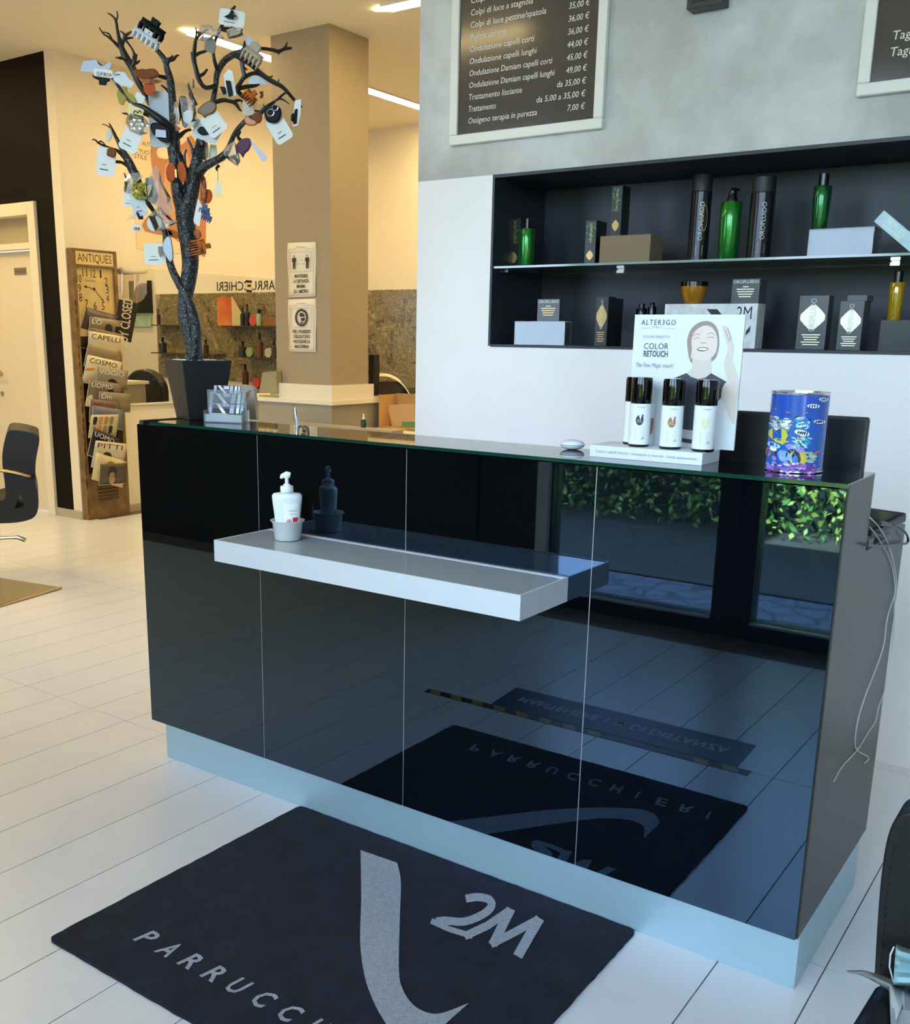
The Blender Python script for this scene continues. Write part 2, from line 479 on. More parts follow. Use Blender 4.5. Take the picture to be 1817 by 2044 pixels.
for i in range(14000):
    x = rnd.uniform(-4.1, 3.5); z = rnd.uniform(0.02, 2.0); y = -5.65 - 0.25 * math.sin(PI * 0.5 * z / 2) + rnd.uniform(-0.12, 0.22)
    if z < 0.25: y += rnd.uniform(0, 0.25)
    a = V((rnd.gauss(0, 1), rnd.gauss(0, 1), rnd.gauss(0, 1))).normalized(); bb = a.cross(V((rnd.gauss(0, 1), rnd.gauss(0, 1), rnd.gauss(0, 1)))).normalized()
    s = rnd.uniform(0.02, 0.045); c = V((x, y, z))
    lf.face([c - a * s, c + bb * s * 0.5, c + a * s, c - bb * s * 0.5], rnd.randint(0, 1))
o = lf.build('foliage', [M('leaf_green', '#4d7a26', 0.6), M('leaf_yellow_green', '#a8b648', 0.6)], hd); o['kind'] = 'stuff'

# ------------------------------------------------------------------ lamps of the room: recessed light lines in the ceiling; the last four are added, out of view
m_led = M('warm_light_line', '#ffffff', 0.5, emit=WARM, estr=LED)
def strip(p, q, label, wd=0.055):
    p, q = V(p), V(q); d = (q - p).normalized(); n = d.cross(Z)
    t = thing('light_line', label, 'ceiling light', (p + q) / 2 + V((0, 0, CZ)), 'light lines of the ceiling')
    mb = MB()
    mb.prism([p + d * -0.09 + Z * (CZ - 0.008), p + n * wd + Z * (CZ - 0.008), q + n * wd + Z * (CZ - 0.008), q - n * wd + Z * (CZ - 0.008), p - n * wd + Z * (CZ - 0.008)], (0, 0, 0.006))
    mb.build('diffuser', m_led, t)
    fr = MB()
    for sgn in (-1, 1):
        fr.obox((p + q) / 2 + n * (wd + 0.006) * sgn + Z * (CZ - 0.006), d * ((q - p).length / 2), n * 0.004, Z * 0.006)
    fr.build('frame', M('white_profile', '#efe9dc', 0.5), t)
strip((-4.93, 2.86, 0), (-4.93, 5.75, 0), 'long warm light line in the ceiling behind the square pillar')
strip((-3.58, 3.15, 0), (-2.2, 3.15, 0), 'warm light line with pointed end, in the ceiling beside the grey plaster wall')
strip((-3.15, -1.03, 0), (-5.6, -1.03, 0), 'warm light line over the styling chairs, mirrored in the price board')
strip((-7.2, -0.6, 0), (-7.2, 2.2, 0), 'added unseen light line that warms the room before the dark wall with the door')  # added out of view to warm the left of the room
strip((-3.6, 4.7, 0), (-0.6, 4.7, 0), 'added unseen light line that lights the back room behind the price boards')  # added out of view to light the back room for the mirror
strip((-1.6, 6.7, 0), (0.6, 6.7, 0), 'short added unseen light line that lights the alcove')  # added out of view to light the alcove
strip((-6.9, 1.0, 0), (-5.0, 1.0, 0), 'added unseen light line that warms the room around the black styling chair')  # added out of view, more warm light for the left zone

# ================================================================== reception desk
DL, DH, DB = 2.103, 1.12, 0.133
desk = thing('reception_desk', 'long reception desk faced with glossy black glass panels on a pale metal plinth', 'desk', (-DL / 2, 0.3, 0))
m_bglass = M('black_back_painted_glass', '#05070a', 0.015, ior=2.2, stint=(0.38, 0.63, 1.0))
m_carc = M('dark_laminate', '#2a2622', 0.45)
m_grey = M('grey_side_laminate', '#33332f', 0.4, noise=0.03)
xs = [-2.103, -1.583, -1.058, -0.531, 0.0]
for i in range(4):
    MB().box((xs[i] + 0.0012, 0, DB), (xs[i + 1] - (0.0012 if i < 3 else 0.004), 0.01, DH - 0.012)).build('front_panel', m_bglass, desk)
js = MB()
for x in xs[1:4]:
    box((x - 0.0012, 0.0006, DB), (x + 0.0012, 0.012, DH - 0.012)).build('joint_strip', M('joint_aluminium', '#b9bcc0', 0.3, 0.6), desk)
box((-2.098, 0.0115, DB), (-0.019, 0.218, DH - 0.0125)).build('carcass', m_carc, desk)
prof = [(0.006, DB), (0.635, DB), (0.635, 0.954), (0.219, 0.954), (0.219, DH - 0.003), (0.006, DH - 0.003)]
MB().prism([(-0.0185, y, z) for y, z in prof], (0.0185, 0, 0)).build('side_panel', m_grey, desk, bevel=0.0015)
MB().prism([(-DL, y, z) for y, z in [(0.0105, DB), (0.635, DB), (0.635, 0.954), (0.219, 0.954), (0.219, DH), (0.0105, DH)]], (0.0185, 0, 0)).build('side_panel', m_carc, desk)
box((-2.084, 0.219, 0.928), (-0.019, 0.632, 0.953)).build('worktop', M('dark_grey_worktop', '#3a3a3a', 0.3), desk)
box((-2.084, 0.60, DB), (-0.019, 0.62, 0.925)).build('back_panel', m_carc, desk)
box((-2.063, 0.025, 0), (0.0, 0.566, DB - 0.0005)).build('plinth', M('satin_plinth_metal', '#aac6d8', 0.38, 0.35), desk, bevel=0.001)
g = MB(); x0, x1, y0, y1, z0, z1 = -2.035, -0.001, -0.005, 0.225, DH - 0.0085, DH
g.face([(x0, y0, z1), (x1, y0, z1), (x1, y1, z1), (x0, y1, z1)], 0); g.face([(x0, y1, z0), (x1, y1, z0), (x1, y0, z0), (x0, y0, z0)], 0)
for p, q in (((x0, y0), (x1, y0)), ((x1, y0), (x1, y1)), ((x1, y1), (x0, y1)), ((x0, y1), (x0, y0))):
    g.face([(*p, z0), (*q, z0), (*q, z1), (*p, z1)], 1)
g.build('glass_top', [M('glass_over_black', '#0b0d0e', 0.02, ior=1.7), M('green_glass_edge', '#0f3a30', 0.08, ior=1.6)], desk, label='clear glass slab with a green edge')
# the tray shelf on the front
SX0, SX1, SY, SZ0, SZ1 = -1.535, -0.588, -0.218, 0.79, 0.848
m_wl = M('white_lacquer', '#cdd0d5', 0.3)
sh = MB()
sh.box((SX0, SY, SZ0), (SX1, -0.0005, SZ1 - 0.006)); r = 0.009
sh.box((SX0, SY, SZ1 - 0.006), (SX1, SY + 0.004, SZ1)); sh.box((SX0, -0.014, SZ1 - 0.006), (SX1, -0.0005, SZ1)); sh.box((SX0, SY + 0.004, SZ1 - 0.006), (SX0 + 0.004, -0.014, SZ1)); sh.box((SX1 - 0.004, SY + 0.004, SZ1 - 0.006), (SX1, -0.014, SZ1))
shelf = sh.build('tray_shelf', m_wl, desk, label='white lacquered shelf with raised rim')
box((SX0 + 0.004, SY + 0.004, SZ1 - 0.006), (SX1 - 0.004, -0.014, SZ1 - 0.0015)).build('glass_insert', M('pale_grey_glass', '#a3adb3', 0.05, ior=1.6), shelf)

# ------------------------------------------------------------------ hand gel on the shelf
P = Zp(571, 1081, SZ1); R = 0.036; C = P + FH * R; C.z = SZ1
gel = thing('sanitizer_bottle', 'white pump bottle of hand gel with red hand label, in a cup on the shelf', 'bottle', C)
m_milk = M('milky_plastic', '#eef2f5', 0.3)
rot = math.atan2(RH.y, RH.x)
MB().lathe([(0.026, 0.004), (0.029, 0.006), (0.031, 0.03), (0.0405, 0.112), (0.0408, 0.118), (0.036, 0.124), (0.016, 0.127), (0.0155, 0.129)], C, 32, sx=1.0, sy=0.62, rot=rot).build('body', m_milk, gel)
MB().lathe([(0.0165, 0.1285), (0.0175, 0.130), (0.0175, 0.142), (0.0165, 0.144), (0.009, 0.145), (0.009, 0.149), (0.005, 0.150), (0.005, 0.165), (0.009, 0.166), (0.009, 0.172), (0.003, 0.174)], C, 24).build('collar', M('white_pump_plastic', '#f6f8fa', 0.35), gel)
hp = C + Z * 0.168
MB().tube([hp + RH * 0.010 + Z * 0.007, hp + Z * 0.008, hp - RH * 0.012 + Z * 0.002, hp - RH * 0.016 - Z * 0.004], [0.0055, 0.0075, 0.0065, 0.003], 10).build('pump_head', _mats['white_pump_plastic'], gel)
fm = plane(C - FH * 0.0262, RH, Z)
lb = MB()
def elpt(u, v):                                   # point on the front of the oval body
    rr = 0.031 + (0.0405 - 0.031) * max(0, (v - 0.03)) / 0.082
    q = max(-0.999, min(0.999, u / rr))
    return C + RH * u - FH * (rr * 0.62 * math.sqrt(1 - q * q) + 0.0006) + Z * v
def wrap(mb, pts, mi=0):                          # fine strip quads between two vertical edges
    return mb.face([elpt(*p) for p in pts], mi)
for i in range(8):
    ua, ub = -0.006 + i * 0.0048, -0.006 + (i + 1) * 0.0048
    lb.face([elpt(ua, 0.02), elpt(ub, 0.02), elpt(ub, 0.10), elpt(ua, 0.10)], 0)
lb.build('label_sheet', M('label_white', '#fbfdff', 0.4), gel)
lp = MB()
f2 = lambda u, v: elpt(u, v) - FH * 0.0007
for i in range(4):
    ua, ub = 0.017 + i * 0.0036, 0.017 + (i + 1) * 0.0036
    lp.face([f2(ua, 0.036), f2(ub, 0.036), f2(ub, 0.062), f2(ua, 0.062)], 0)
lp.face([f2(0.003, 0.036), f2(0.014, 0.036), f2(0.0155, 0.048), f2(0.012, 0.051), f2(0.004, 0.046)], 0)
for k, (u0, v0, u1, v1) in enumerate(((0.003, 0.044, -0.001, 0.047), (0.005, 0.046, 0.000, 0.053), (0.007, 0.048, 0.0035, 0.057), (0.009, 0.049, 0.008, 0.058), (0.012, 0.05, 0.0125, 0.057))):
    stroke(lp, [(u0, v0), (u1, v1)], 0.0022, f2, 0)
lp.text('GEL IGIENIZZANTE', lambda u, v: f2(0.008 + u, 0.079 + v), 0.0045, width=0.022, mi=1)
lp.text('PER LE MANI', lambda u, v: f2(0.012 + u, 0.070 + v), 0.0035, width=0.016, mi=1)
lp.build('label_print', [M('label_red', '#d3223f', 0.4), M('label_ink', '#33343a', 0.5)], gel)
cup = thing('bottle_cup', 'clear milky plastic cup with wide rim holding the pump bottle', 'cup', C)
MB().lathe([(0.034, 0.0), (0.0355, 0.002), (0.041, 0.046), (0.046, 0.051), (0.0465, 0.0525), (0.0445, 0.053), (0.0395, 0.047), (0.034, 0.004), (0.002, 0.0035)], C, 36).build('cup_wall', clear('milky_cup', '#f8fafc', 0.15, 0.35), cup)
hk = C + RH * 0.005 + FH * 0.045
MB().obox(hk + Z * 0.055, RH * 0.009, FH * 0.001, Z * 0.022).build('hanging_tab', _mats['milky_cup'], cup, bevel=0.006)

# ------------------------------------------------------------------ advertising display with spray cans
A, B, Cq = Zp(1177, 911, DH), Zp(1401, 930, DH), Zp(1463, 922, DH)
ex = (B - A).normalized(); ey = V((-ex.y, ex.x, 0)); wd = (B - A).length; dp = 0.112
ad = thing('counter_display', 'white cardboard counter display with laughing woman print, on the glass desk top', 'display', (A + B) / 2 + ey * dp / 2)
m_card = M('white_display_card', '#dfe4e8', 0.5)
def adp(u, v, w): return A + ex * u + ey * v + Z * w
MB().obox(adp(wd / 2, dp / 2, 0.0135), ex * wd / 2, ey * dp / 2, Z * 0.0135).build('base', m_card, ad, bevel=0.001)
bn = ey
Bo = adp(0, dp - 0.006, 0)
def adq(px, py, off=0.0): return PL(px, py, Bo - ey * off, bn)
tl, tr = adq(1268, 628), adq(1488, 632)
ul, ur = (tl - Bo).dot(ex), (tr - Bo).dot(ex); top = tl.z - DH
MB().obox(Bo + ex * (ul + ur) / 2 + Z * (0.027 + (top - 0.027) / 2) + ey * 0.003, ex * (ur - ul) / 2, ey * 0.0028, Z * (top - 0.027) / 2).build('backboard', m_card, ad)
pr = MB()
def P_(pts, mi, off, k=0):
    if k: pts = smoothpts(pts, k)
    pr.face([adq(x, y, off) for x, y in pts], mi)
def zo(x, y): return (1120 + x * 0.24216, 600 + y * 0.24216)       # from the close-up of the display
def Zo(pts): return [zo(*p) for p in pts]
P_(Zo([(1065, 500), (1045, 400), (1042, 320), (1070, 240), (1130, 185), (1200, 168), (1260, 190), (1295, 250), (1305, 340), (1295, 420), (1270, 480), (1200, 520), (1110, 520)]), 0, 0.0006, 4)   # hair
P_(Zo([(1085, 470), (1070, 480), (1080, 400), (1075, 340), (1090, 280), (1130, 230), (1190, 205), (1250, 225), (1285, 290), (1290, 360), (1275, 430), (1235, 475), (1180, 492), (1120, 490)]), 1, 0.0009, 4)   # face
P_(Zo([(1085, 460), (1240, 460), (1238, 520), (1240, 600), (1180, 660), (1100, 640), (1035, 600), (1080, 560)]), 2, 0.0007)       # neck
P_(Zo([(930, 640), (1035, 597), (1075, 630), (1130, 647), (1190, 635), (1238, 598), (1370, 672), (1330, 720), (1320, 800), (1270, 860), (1250, 1090), (990, 1060), (1000, 850), (870, 690)]), 3, 0.0008)  # dress
P_(Zo([(1370, 672), (1410, 760), (1440, 900), (1425, 1020), (1385, 960), (1345, 860), (1322, 790), (1335, 715)]), 2, 0.0009, 3)   # upper arm
P_(Zo([(1425, 1020), (1440, 900), (1470, 680), (1440, 560), (1415, 470), (1425, 400), (1405, 300), (1370, 215), (1345, 210), (1328, 205), (1345, 280), (1360, 340), (1375, 400), (1345, 520), (1365, 620), (1400, 760)]), 2, 0.0010, 3)  # raised forearm and hand
P_(Zo([(870, 690), (1000, 850), (985, 900), (850, 760)]), 2, 0.0010)
P_(Zo([(1120, 400), (1160, 385), (1215, 392), (1200, 410), (1170, 418), (1140, 415)]), 4, 0.0012, 3)          # open mouth
P_(Zo([(1128, 399), (1165, 391), (1208, 396), (1190, 408), (1150, 408)]), 5, 0.0014, 2)                       # teeth
for L in ([(1092, 320), (1115, 306), (1145, 312)], [(1208, 306), (1240, 300), (1262, 308)], [(1088, 292), (1115, 275), (1150, 280)], [(1205, 275), (1240, 266), (1268, 280)], [(1150, 345), (1170, 352), (1200, 346)], [(1352, 240), (1375, 300), (1390, 340)], [(1372, 225), (1395, 290), (1402, 330)]):
    stroke(pr, Zo(L), 1.0, lambda a, b_: adq(a, b_, 0.0013), 6)
P_(Zo([(985, 1065), (1115, 1090), (1110, 1150), (985, 1130)]), 8, 0.0011)
P_(Zo([(985, 1130), (1110, 1150), (1110, 1185), (985, 1165)]), 3, 0.0011)
pr.build('portrait_print', [M('print_hair', '#9b8683', 0.5), M('print_face', '#e3d2c6', 0.5), M('print_skin', '#d6cabf', 0.5), M('print_dress', '#3b4049', 0.5), M('print_mouth', '#5a3f3c', 0.5), M('print_teeth', '#fbfbfb', 0.4), M('print_line', '#8a6f68', 0.5), M('print_grey', '#7b8794', 0.5), M('print_sleeve', '#c8c6c8', 0.5)], ad, label='printed picture of a laughing woman in a dark top')
tx = MB()
def adtext(s, px0, py0, px1, size, sp=1.0, shear=0, mi=0, bold=0.0):
    o0 = adq(*zo(px0, py0), 0.0010); o1 = adq(*zo(px1, py0), 0.0010); wdt = (o1 - o0).dot(ex)
    tx.text(s, plane(o0, ex, Z), size, width=wdt, shear=shear, mi=mi, space=sp, bold=bold)
adtext('ALTER3GO', 660, 200, 945, 0.0165, 1.25, mi=1, shear=0.1)
adtext('ITALY', 755, 228, 832, 0.007, 1.4)
adtext('COLORE PERFETTO', 675, 308, 900, 0.0085, 1.2)
adtext('COLOR', 683, 398, 885, 0.019, mi=1)
adtext('RETOUCH', 680, 460, 880, 0.019, mi=1, bold=0.0004)
adtext('The Fine Magic touch!', 618, 545, 930, 0.0135, shear=0.3)
for L in ([(660, 226), (745, 230)], [(842, 230), (940, 234)]):
    stroke(tx, Zo(L), 0.5, lambda a, b_: adq(a, b_, 0.0008), 0)
tx.build('lettering', [M('print_grey', '#7b8794', 0.5), M('print_dark', '#3d434c', 0.5)], ad); tx = MB()
o0 = PL(*zo(285, 1248), A - ey * 0.0008, ey); o1 = PL(*zo(1120, 1315), A - ey * 0.0008, ey)
tx.text('Copre i capelli bianchi - Istantaneo e naturale - Facile applicazione!', plane(o0, ex, Z), 0.0085, width=(o1 - o0).dot(ex))
tx.build('base_lettering', [M('print_grey', '#7b8794', 0.5), M('print_dark', '#3d434c', 0.5)], ad)
# spray cans on the display base
SB = DH + 0.027
m_cap = M('glossy_black_cap', '#08090b', 0.06)
m_can = M('white_can', '#e9edee', 0.22)
def spray(pxl, pxr, topy, capy, basey, drop, label, dv=0.048):
    mid = (pxl + pxr) / 2
    Pf = Yp(mid, basey, A.y + dv - 0.021); Rr = (pxr - pxl) / 2 / pxm(Pf); Cc = Pf + FH * Rr; Cc.z = SB
    hh = Yp(mid, topy, Cc.y).z - SB; hc = Yp(mid, capy, Cc.y).z - SB
    t = thing('spray_can', label, 'spray can', Cc, 'root touch-up sprays on the counter display')
    MB().lathe([(Rr * 0.92, 0), (Rr, 0.003), (Rr, 0.006)], Cc, 28).build('bottom_rim', m_cap, t)
    MB().lathe([(Rr * 0.985, 0.006), (Rr, 0.007), (Rr, hc - 0.001)], Cc, 28).build('body', m_can, t)
    MB().lathe([(Rr * 0.97, hc - 0.001), (Rr * 0.985, hc), (Rr * 0.985, hh - 0.006), (Rr * 0.93, hh - 0.001), (Rr * 0.5, hh)], Cc, 28).build('cap', m_cap, t)
    a0 = -0.12
    def cy(u, v): 
        a = u / Rr + a0
        return Cc + (RH * math.sin(a) - FH * math.cos(a)) * (Rr + 0.0005) + Z * v
    lp = MB()
    dz = hc * 0.62
    dpts = [(0.0085 * math.cos(q) * (1 if q < PI * 0.5 or q > PI else 1), 0.0115 * math.sin(q)) for q in [2 * PI * i / 20 for i in range(20)]]
    dpts = [(x, y) if not (x > 0 and y > 0) else (max(x, 0.0078 if y > 0.002 else x), min(y * 1.15, 0.013)) for x, y in dpts]
    lp.face([cy(x - 0.003, dz + y) for x, y in dpts], 0)
    for k in range(6):
        zz = hc * 0.40 - k * 0.0042
        lp.face([cy(-0.012, zz), cy(0.008 - 0.002 * (k % 3), zz), cy(0.008 - 0.002 * (k % 3), zz + 0.0009), cy(-0.012, zz + 0.0009)], 1)
    lp.face([cy(0.004, hc * 0.18), cy(0.0095, hc * 0.18), cy(0.0095, hc * 0.24), cy(0.004, hc * 0.24)], 2)
    lp.text('ALTEREGO', lambda u, v: cy(u - 0.010, hc * 0.90 + v), 0.0042, width=0.018, mi=1)
    lp.text('COLOR', lambda u, v: cy(u - 0.0085, dz - 0.001 + v), 0.0034, width=0.009, mi=3)
    lp.text('RETOUCH', lambda u, v: cy(u - 0.0085, dz - 0.005 + v), 0.0034, width=0.011, mi=3)
    lp.build('label_print', [drop, M('can_ink', '#6f777f', 0.5), M('can_pale_ink', '#b5bcc2', 0.5), M('can_white_ink', '#f4f4f4', 0.5)], t)
    return t
spray(1258, 1300, 752, 804, 890, M('drop_black', '#2a2629', 0.4), 'white and black spray can with dark brown drop, standing in front of another')
spray(1247, 1286, 752, 800, 882, M('drop_charcoal', '#3a3537', 0.4), 'spray can half hidden behind the one with the dark brown drop', 0.085)
spray(1321, 1365, 755, 808, 894, M('drop_copper', '#a06a45', 0.4), 'white and black spray can with copper brown drop')
spray(1387, 1432, 757, 808, 895, M('drop_blonde', '#d9d7a4', 0.4), 'white and black spray can with pale blonde drop')
a0 = Yp(1297, 884, A.y + 0.07); a0.z = SB
st = MB().obox(a0 + Z * 0.048 + FH * 0.02 , RH * 0.0105, FH * 0.001, Z * 0.048)
st = st.build('shade_card', M('pale_grey_card', '#c9d0d8', 0.5)); tag(st, 'pale grey shade card with a brown drop, between two spray cans', 'card')
ff = plane(a0 + Z * 0.048 + FH * 0.0185, RH, Z)
MB().face([ff(0.010, 0.015), ff(-0.004, 0.012), ff(-0.0085, -0.005), ff(-0.006, -0.022), ff(0.0, -0.03), ff(0.008, -0.02), ff(0.0105, 0.0)], 0).build('drop_print', M('drop_rose_brown', '#8a5a52', 0.5), st)

# ------------------------------------------------------------------ reef money tin
Pf = Zp(1583, 945.5, DH); TR = 0.0575; TC = Pf + (Pf - CAM - Z * (Pf - CAM).z).normalized() * TR; TC.z = DH
th = Yp(1588, 781, TC.y).z - DH
tin = thing('money_tin', 'round blue tin with coral reef and fish picture on the desk corner', 'tin', TC)
vd = (TC - CAM); vd.z = 0; vd.normalize(); vr = V((-vd.y, vd.x, 0)) * -1
def ty(u, v, off=0.0005):                            # u -1..1 across the seen front, v 0..1 up
    a = math.asin(max(-0.998, min(0.998, u)))
    return TC + (vr * math.sin(a) - vd * math.cos(a)) * (TR + off) + Z * (v * th)
tb = bpy.data.materials.new('reef_blue'); tb.use_nodes = True
nt = tb.node_tree; b = nt.nodes['Principled BSDF']; tc = nt.nodes.new('ShaderNodeTexCoord'); sp = nt.nodes.new('ShaderNodeSeparateXYZ')
nt.links.new(tc.outputs['Object'], sp.inputs[0]); rr = nt.nodes.new('ShaderNodeValToRGB')
rr.color_ramp.elements[0].color = lin('#1c5fb4'); rr.color_ramp.elements[1].color = lin('#2b4fae'); 
mr = nt.nodes.new('ShaderNodeMath'); mr.operation = 'MULTIPLY'; mr.inputs[1].default_value = 1 / th
nt.links.new(sp.outputs['Z'], mr.inputs[0]); nt.links.new(mr.outputs[0], rr.inputs['Fac']); nt.links.new(rr.outputs['Color'], b.inputs['Base Color']); b.inputs['Roughness'].default_value = 0.16
MB().lathe([(TR, 0.006), (TR, th - 0.004)], TC, 48).build('tin_wall', tb, tin)
m_tinm = M('tin_metal', '#d5d8e2', 0.2, 0.9)
MB().lathe([(TR * 0.97, 0), (TR * 1.02, 0.002), (TR * 1.02, 0.005), (TR * 0.995, 0.0065), (TR * 1.012, 0.009), (TR * 0.99, 0.011)], TC, 48).build('bottom_rim', m_tinm, tin)
MB().lathe([(TR, th - 0.005), (TR * 1.015, th - 0.003), (TR * 1.015, th), (TR * 0.96, th), (TR * 0.95, th - 0.003), (0.002, th - 0.003)], TC, 48).build('lid', m_tinm, tin)
rp = MB(); rz = random.Random(5)
def tinp(x, y):                                      # from the close-up of the tin: its edges lean
    v = 1 - (y - 190) / (1500 - 190)
    xl = 370 + (485 - 370) * v; xr = 1255 + (1395 - 1255) * v
    return ((x - (xl + xr) / 2) / ((xr - xl) / 2) * 0.99, v)
def blob(cx, cy, rx, ry, mi, n=14, jag=0.15, off=0.0006, rotb=0.0):
    pts = []
    if abs(tinp(cx, cy)[0]) > 0.90: return
    for i in range(n):
        a = 2 * PI * i / n; k = 1 + rz.uniform(-jag, jag)
        x, y = rx * k * math.cos(a), ry * k * math.sin(a)
        pts.append(tinp(cx + x * math.cos(rotb) - y * math.sin(rotb), cy + x * math.sin(rotb) + y * math.cos(rotb)))
    rp.face([ty(u, v, off) for u, v in pts], mi)
TCOL = ['#b9c4bb', '#7d8f86', '#c2c247', '#2f8fb5', '#8f86dc', '#3d6fd6', '#c7b84a', '#1b2230', '#6a3a93', '#a35fc0', '#d06a4a', '#eef2f6', '#8fb79a', '#3a4634', '#5a4a40', '#a9d8ea', '#7fa4ea', '#e2c8ea']
blob(600, 740, 170, 110, 1, 18, 0.15, 0.0003); blob(960, 660, 110, 85, 3, 16, 0.2, 0.0003); blob(950, 975, 125, 100, 3, 16, 0.2, 0.00035); blob(470, 1180, 110, 260, 13, 18, 0.12, 0.0002); blob(760, 1080, 270, 110, 13, 18, 0.15, 0.00025)
blob(760, 1430, 380, 95, 8, 24, 0.06, 0.0003)
for i in range(46): blob(rz.uniform(440, 790), rz.uniform(600, 790), rz.uniform(18, 45), rz.uniform(12, 30), rz.choice([0, 11, 0, 12, 1]), 9, 0.35, 0.0005 + i * 0.00001)
for i in range(22): blob(rz.uniform(860, 1070), rz.uniform(580, 750), rz.uniform(20, 50), rz.uniform(10, 22), rz.choice([15, 12, 15, 7, 5]), 9, 0.3, 0.0006 + i * 0.00001, -0.5)
blob(590, 880, 150, 115, 2, 18, 0.06, 0.0010); blob(640, 985, 100, 55, 2, 14, 0.3, 0.0010)
for i in range(30): blob(rz.uniform(830, 1070), rz.uniform(890, 1070), rz.uniform(20, 55), rz.uniform(9, 18), rz.choice([15, 15, 7, 12, 3]), 9, 0.3, 0.0008 + i * 0.00001, 0.3)
blob(950, 830, 115, 48, 11, 16, 0.05, 0.0012, 0.2)
for i in range(5): stroke(rp, [tinp(910 + i * 32, 800 + i * 4), tinp(885 + i * 32, 850 + i * 5)], 0.03, lambda a, b_: ty(a, b_, 0.0015), 7)
blob(520, 1060, 100, 50, 15, 14, 0.12, 0.0012, 0.2)
for i in range(3): blob(470 + i * 50, 1050 + i * 8, 10, 36, 5, 8, 0.1, 0.0014)
blob(520, 1115, 55, 42, 11, 12, 0.15, 0.0013); blob(440, 1195, 50, 75, 10, 12, 0.25, 0.001); blob(530, 1270, 40, 40, 4, 12, 0.2, 0.001)
blob(850, 1085, 150, 62, 4, 18, 0.05, 0.0013, 0.25)
blob(890, 1240, 135, 130, 6, 22, 0.04, 0.0014); blob(820, 1235, 110, 140, 7, 22, 0.03, 0.0015, -0.3); blob(735, 1235, 165, 118, 5, 22, 0.03, 0.0017, 0.45); blob(700, 1210, 110, 70, 16, 18, 0.04, 0.0018, 0.45)
for i in range(16): blob(rz.uniform(990, 1170), rz.uniform(1150, 1300), rz.uniform(20, 50), rz.uniform(12, 25), rz.choice([12, 0, 12]), 9, 0.25, 0.0011 + i * 0.00001)
for i in range(80):
    y = rz.uniform(1330, 1490); blob(rz.uniform(430 + (y < 1370) * 60, 1130), y, rz.uniform(16, 42), rz.uniform(12, 24), rz.choice([8, 9, 9, 8, 4, 17]), 10, 0.15, 0.0019 + i * 0.000006)
for cx, cy, s in ((1280, 295, 70), (1125, 398, 95), (1215, 650, 90)):
    blob(cx, cy, s, 34, 11, 16, 0.05, 0.0012, 0.05)
    for i in range(4): blob(cx - s * 0.6 + i * s * 0.4, cy, s * 0.09, 30, 7, 8, 0.1, 0.0014, 0.2)
for cx, cy, s, a in ((560, 470, 24, 0.6), (750, 508, 36, 0.1), (1015, 508, 38, -0.5), (920, 915, 42, -0.6), (1160, 1150, 60, -0.5), (1270, 710, 26, 0.1), (970, 600, 40, -0.6)):
    blob(cx, cy, s, s * 0.28, 10, 10, 0.1, 0.0016, a)
rp.build('reef_picture', [M('reef_%d' % i, h, 0.18) for i, h in enumerate(TCOL)], tin, label='printed coral reef with striped fish')

# ------------------------------------------------------------------ mouse, pen, monitor, telephone
Pm = Zp(1145, 899, DH) + FH * 0.02; Pm.z = DH
mo = thing('computer_mouse', 'small white computer mouse lying on the glass desk top beside the display', 'mouse', Pm)
MB().ball(Pm + Z * 0.012, (0.030, 0.026, 0.0125), 20, a=RH, b=FH).build('shell', M('white_gloss_plastic', '#dfe5ec', 0.2), mo)
MB().tube([Pm + RH * (0.0295 * math.cos(a)) + FH * (0.0255 * math.sin(a)) + Z * 0.012 for a in [2 * PI * i / 24 for i in range(24)]], 0.0012, 6, closed=True).build('seam', M('mouse_seam', '#9aa3ad', 0.4), mo)
Pp = Zp(594, 852, DH); Pt = PL(589, 813, Pp, FH)
pen = thing('ballpoint_pen', 'silver ballpoint pen standing upright on the desk near the card holder', 'pen', Pp)
MB().tube([Pp, Pp + (Pt - Pp) * 0.75, Pp + (Pt - Pp) * 0.77, Pt], [0.0042, 0.0046, 0.0042, 0.003], 12).build('barrel', M('silver_pen', '#c9d3e6', 0.2, 0.7), pen)
dpn = (Pt - Pp).normalized()
MB().obox(Pp + (Pt - Pp) * 0.8 - FH * 0.005 + RH * 0.002, RH * 0.0012, FH * 0.001, dpn * 0.012).build('clip', M('dark_clip', '#31353d', 0.3, 0.5), pen)
YMON = 0.33
a, c = Yp(1455, 819, YMON), Yp(1735, 834, YMON)
mon = thing('desk_monitor', 'black flat monitor seen from behind on the desk worktop', 'monitor', ((a.x + c.x) / 2, YMON, 0.953))
z0 = 1.005; zt = c.z
MB().box((a.x - 0.12, YMON, z0), (c.x, YMON + 0.022, zt)).build('back_shell', M('black_monitor_plastic', '#15181f', 0.35), mon, bevel=0.006)
MB().box((a.x - 0.10, YMON - 0.012, z0 + 0.01), (c.x - 0.012, YMON, z0 + 0.075)).build('lower_cover', M('dark_cover_plastic', '#2a2f38', 0.4), mon, bevel=0.004)
MB().box(((a.x + c.x) / 2 - 0.09, YMON - 0.03, 0.953), ((a.x + c.x) / 2 + 0.05, YMON + 0.06, 0.962)).build('foot', _mats['black_monitor_plastic'], mon, bevel=0.003)
MB().box(((a.x + c.x) / 2 - 0.04, YMON + 0.0, 0.962), ((a.x + c.x) / 2 + 0.0, YMON + 0.02, 1.02)).build('neck', _mats['black_monitor_plastic'], mon)
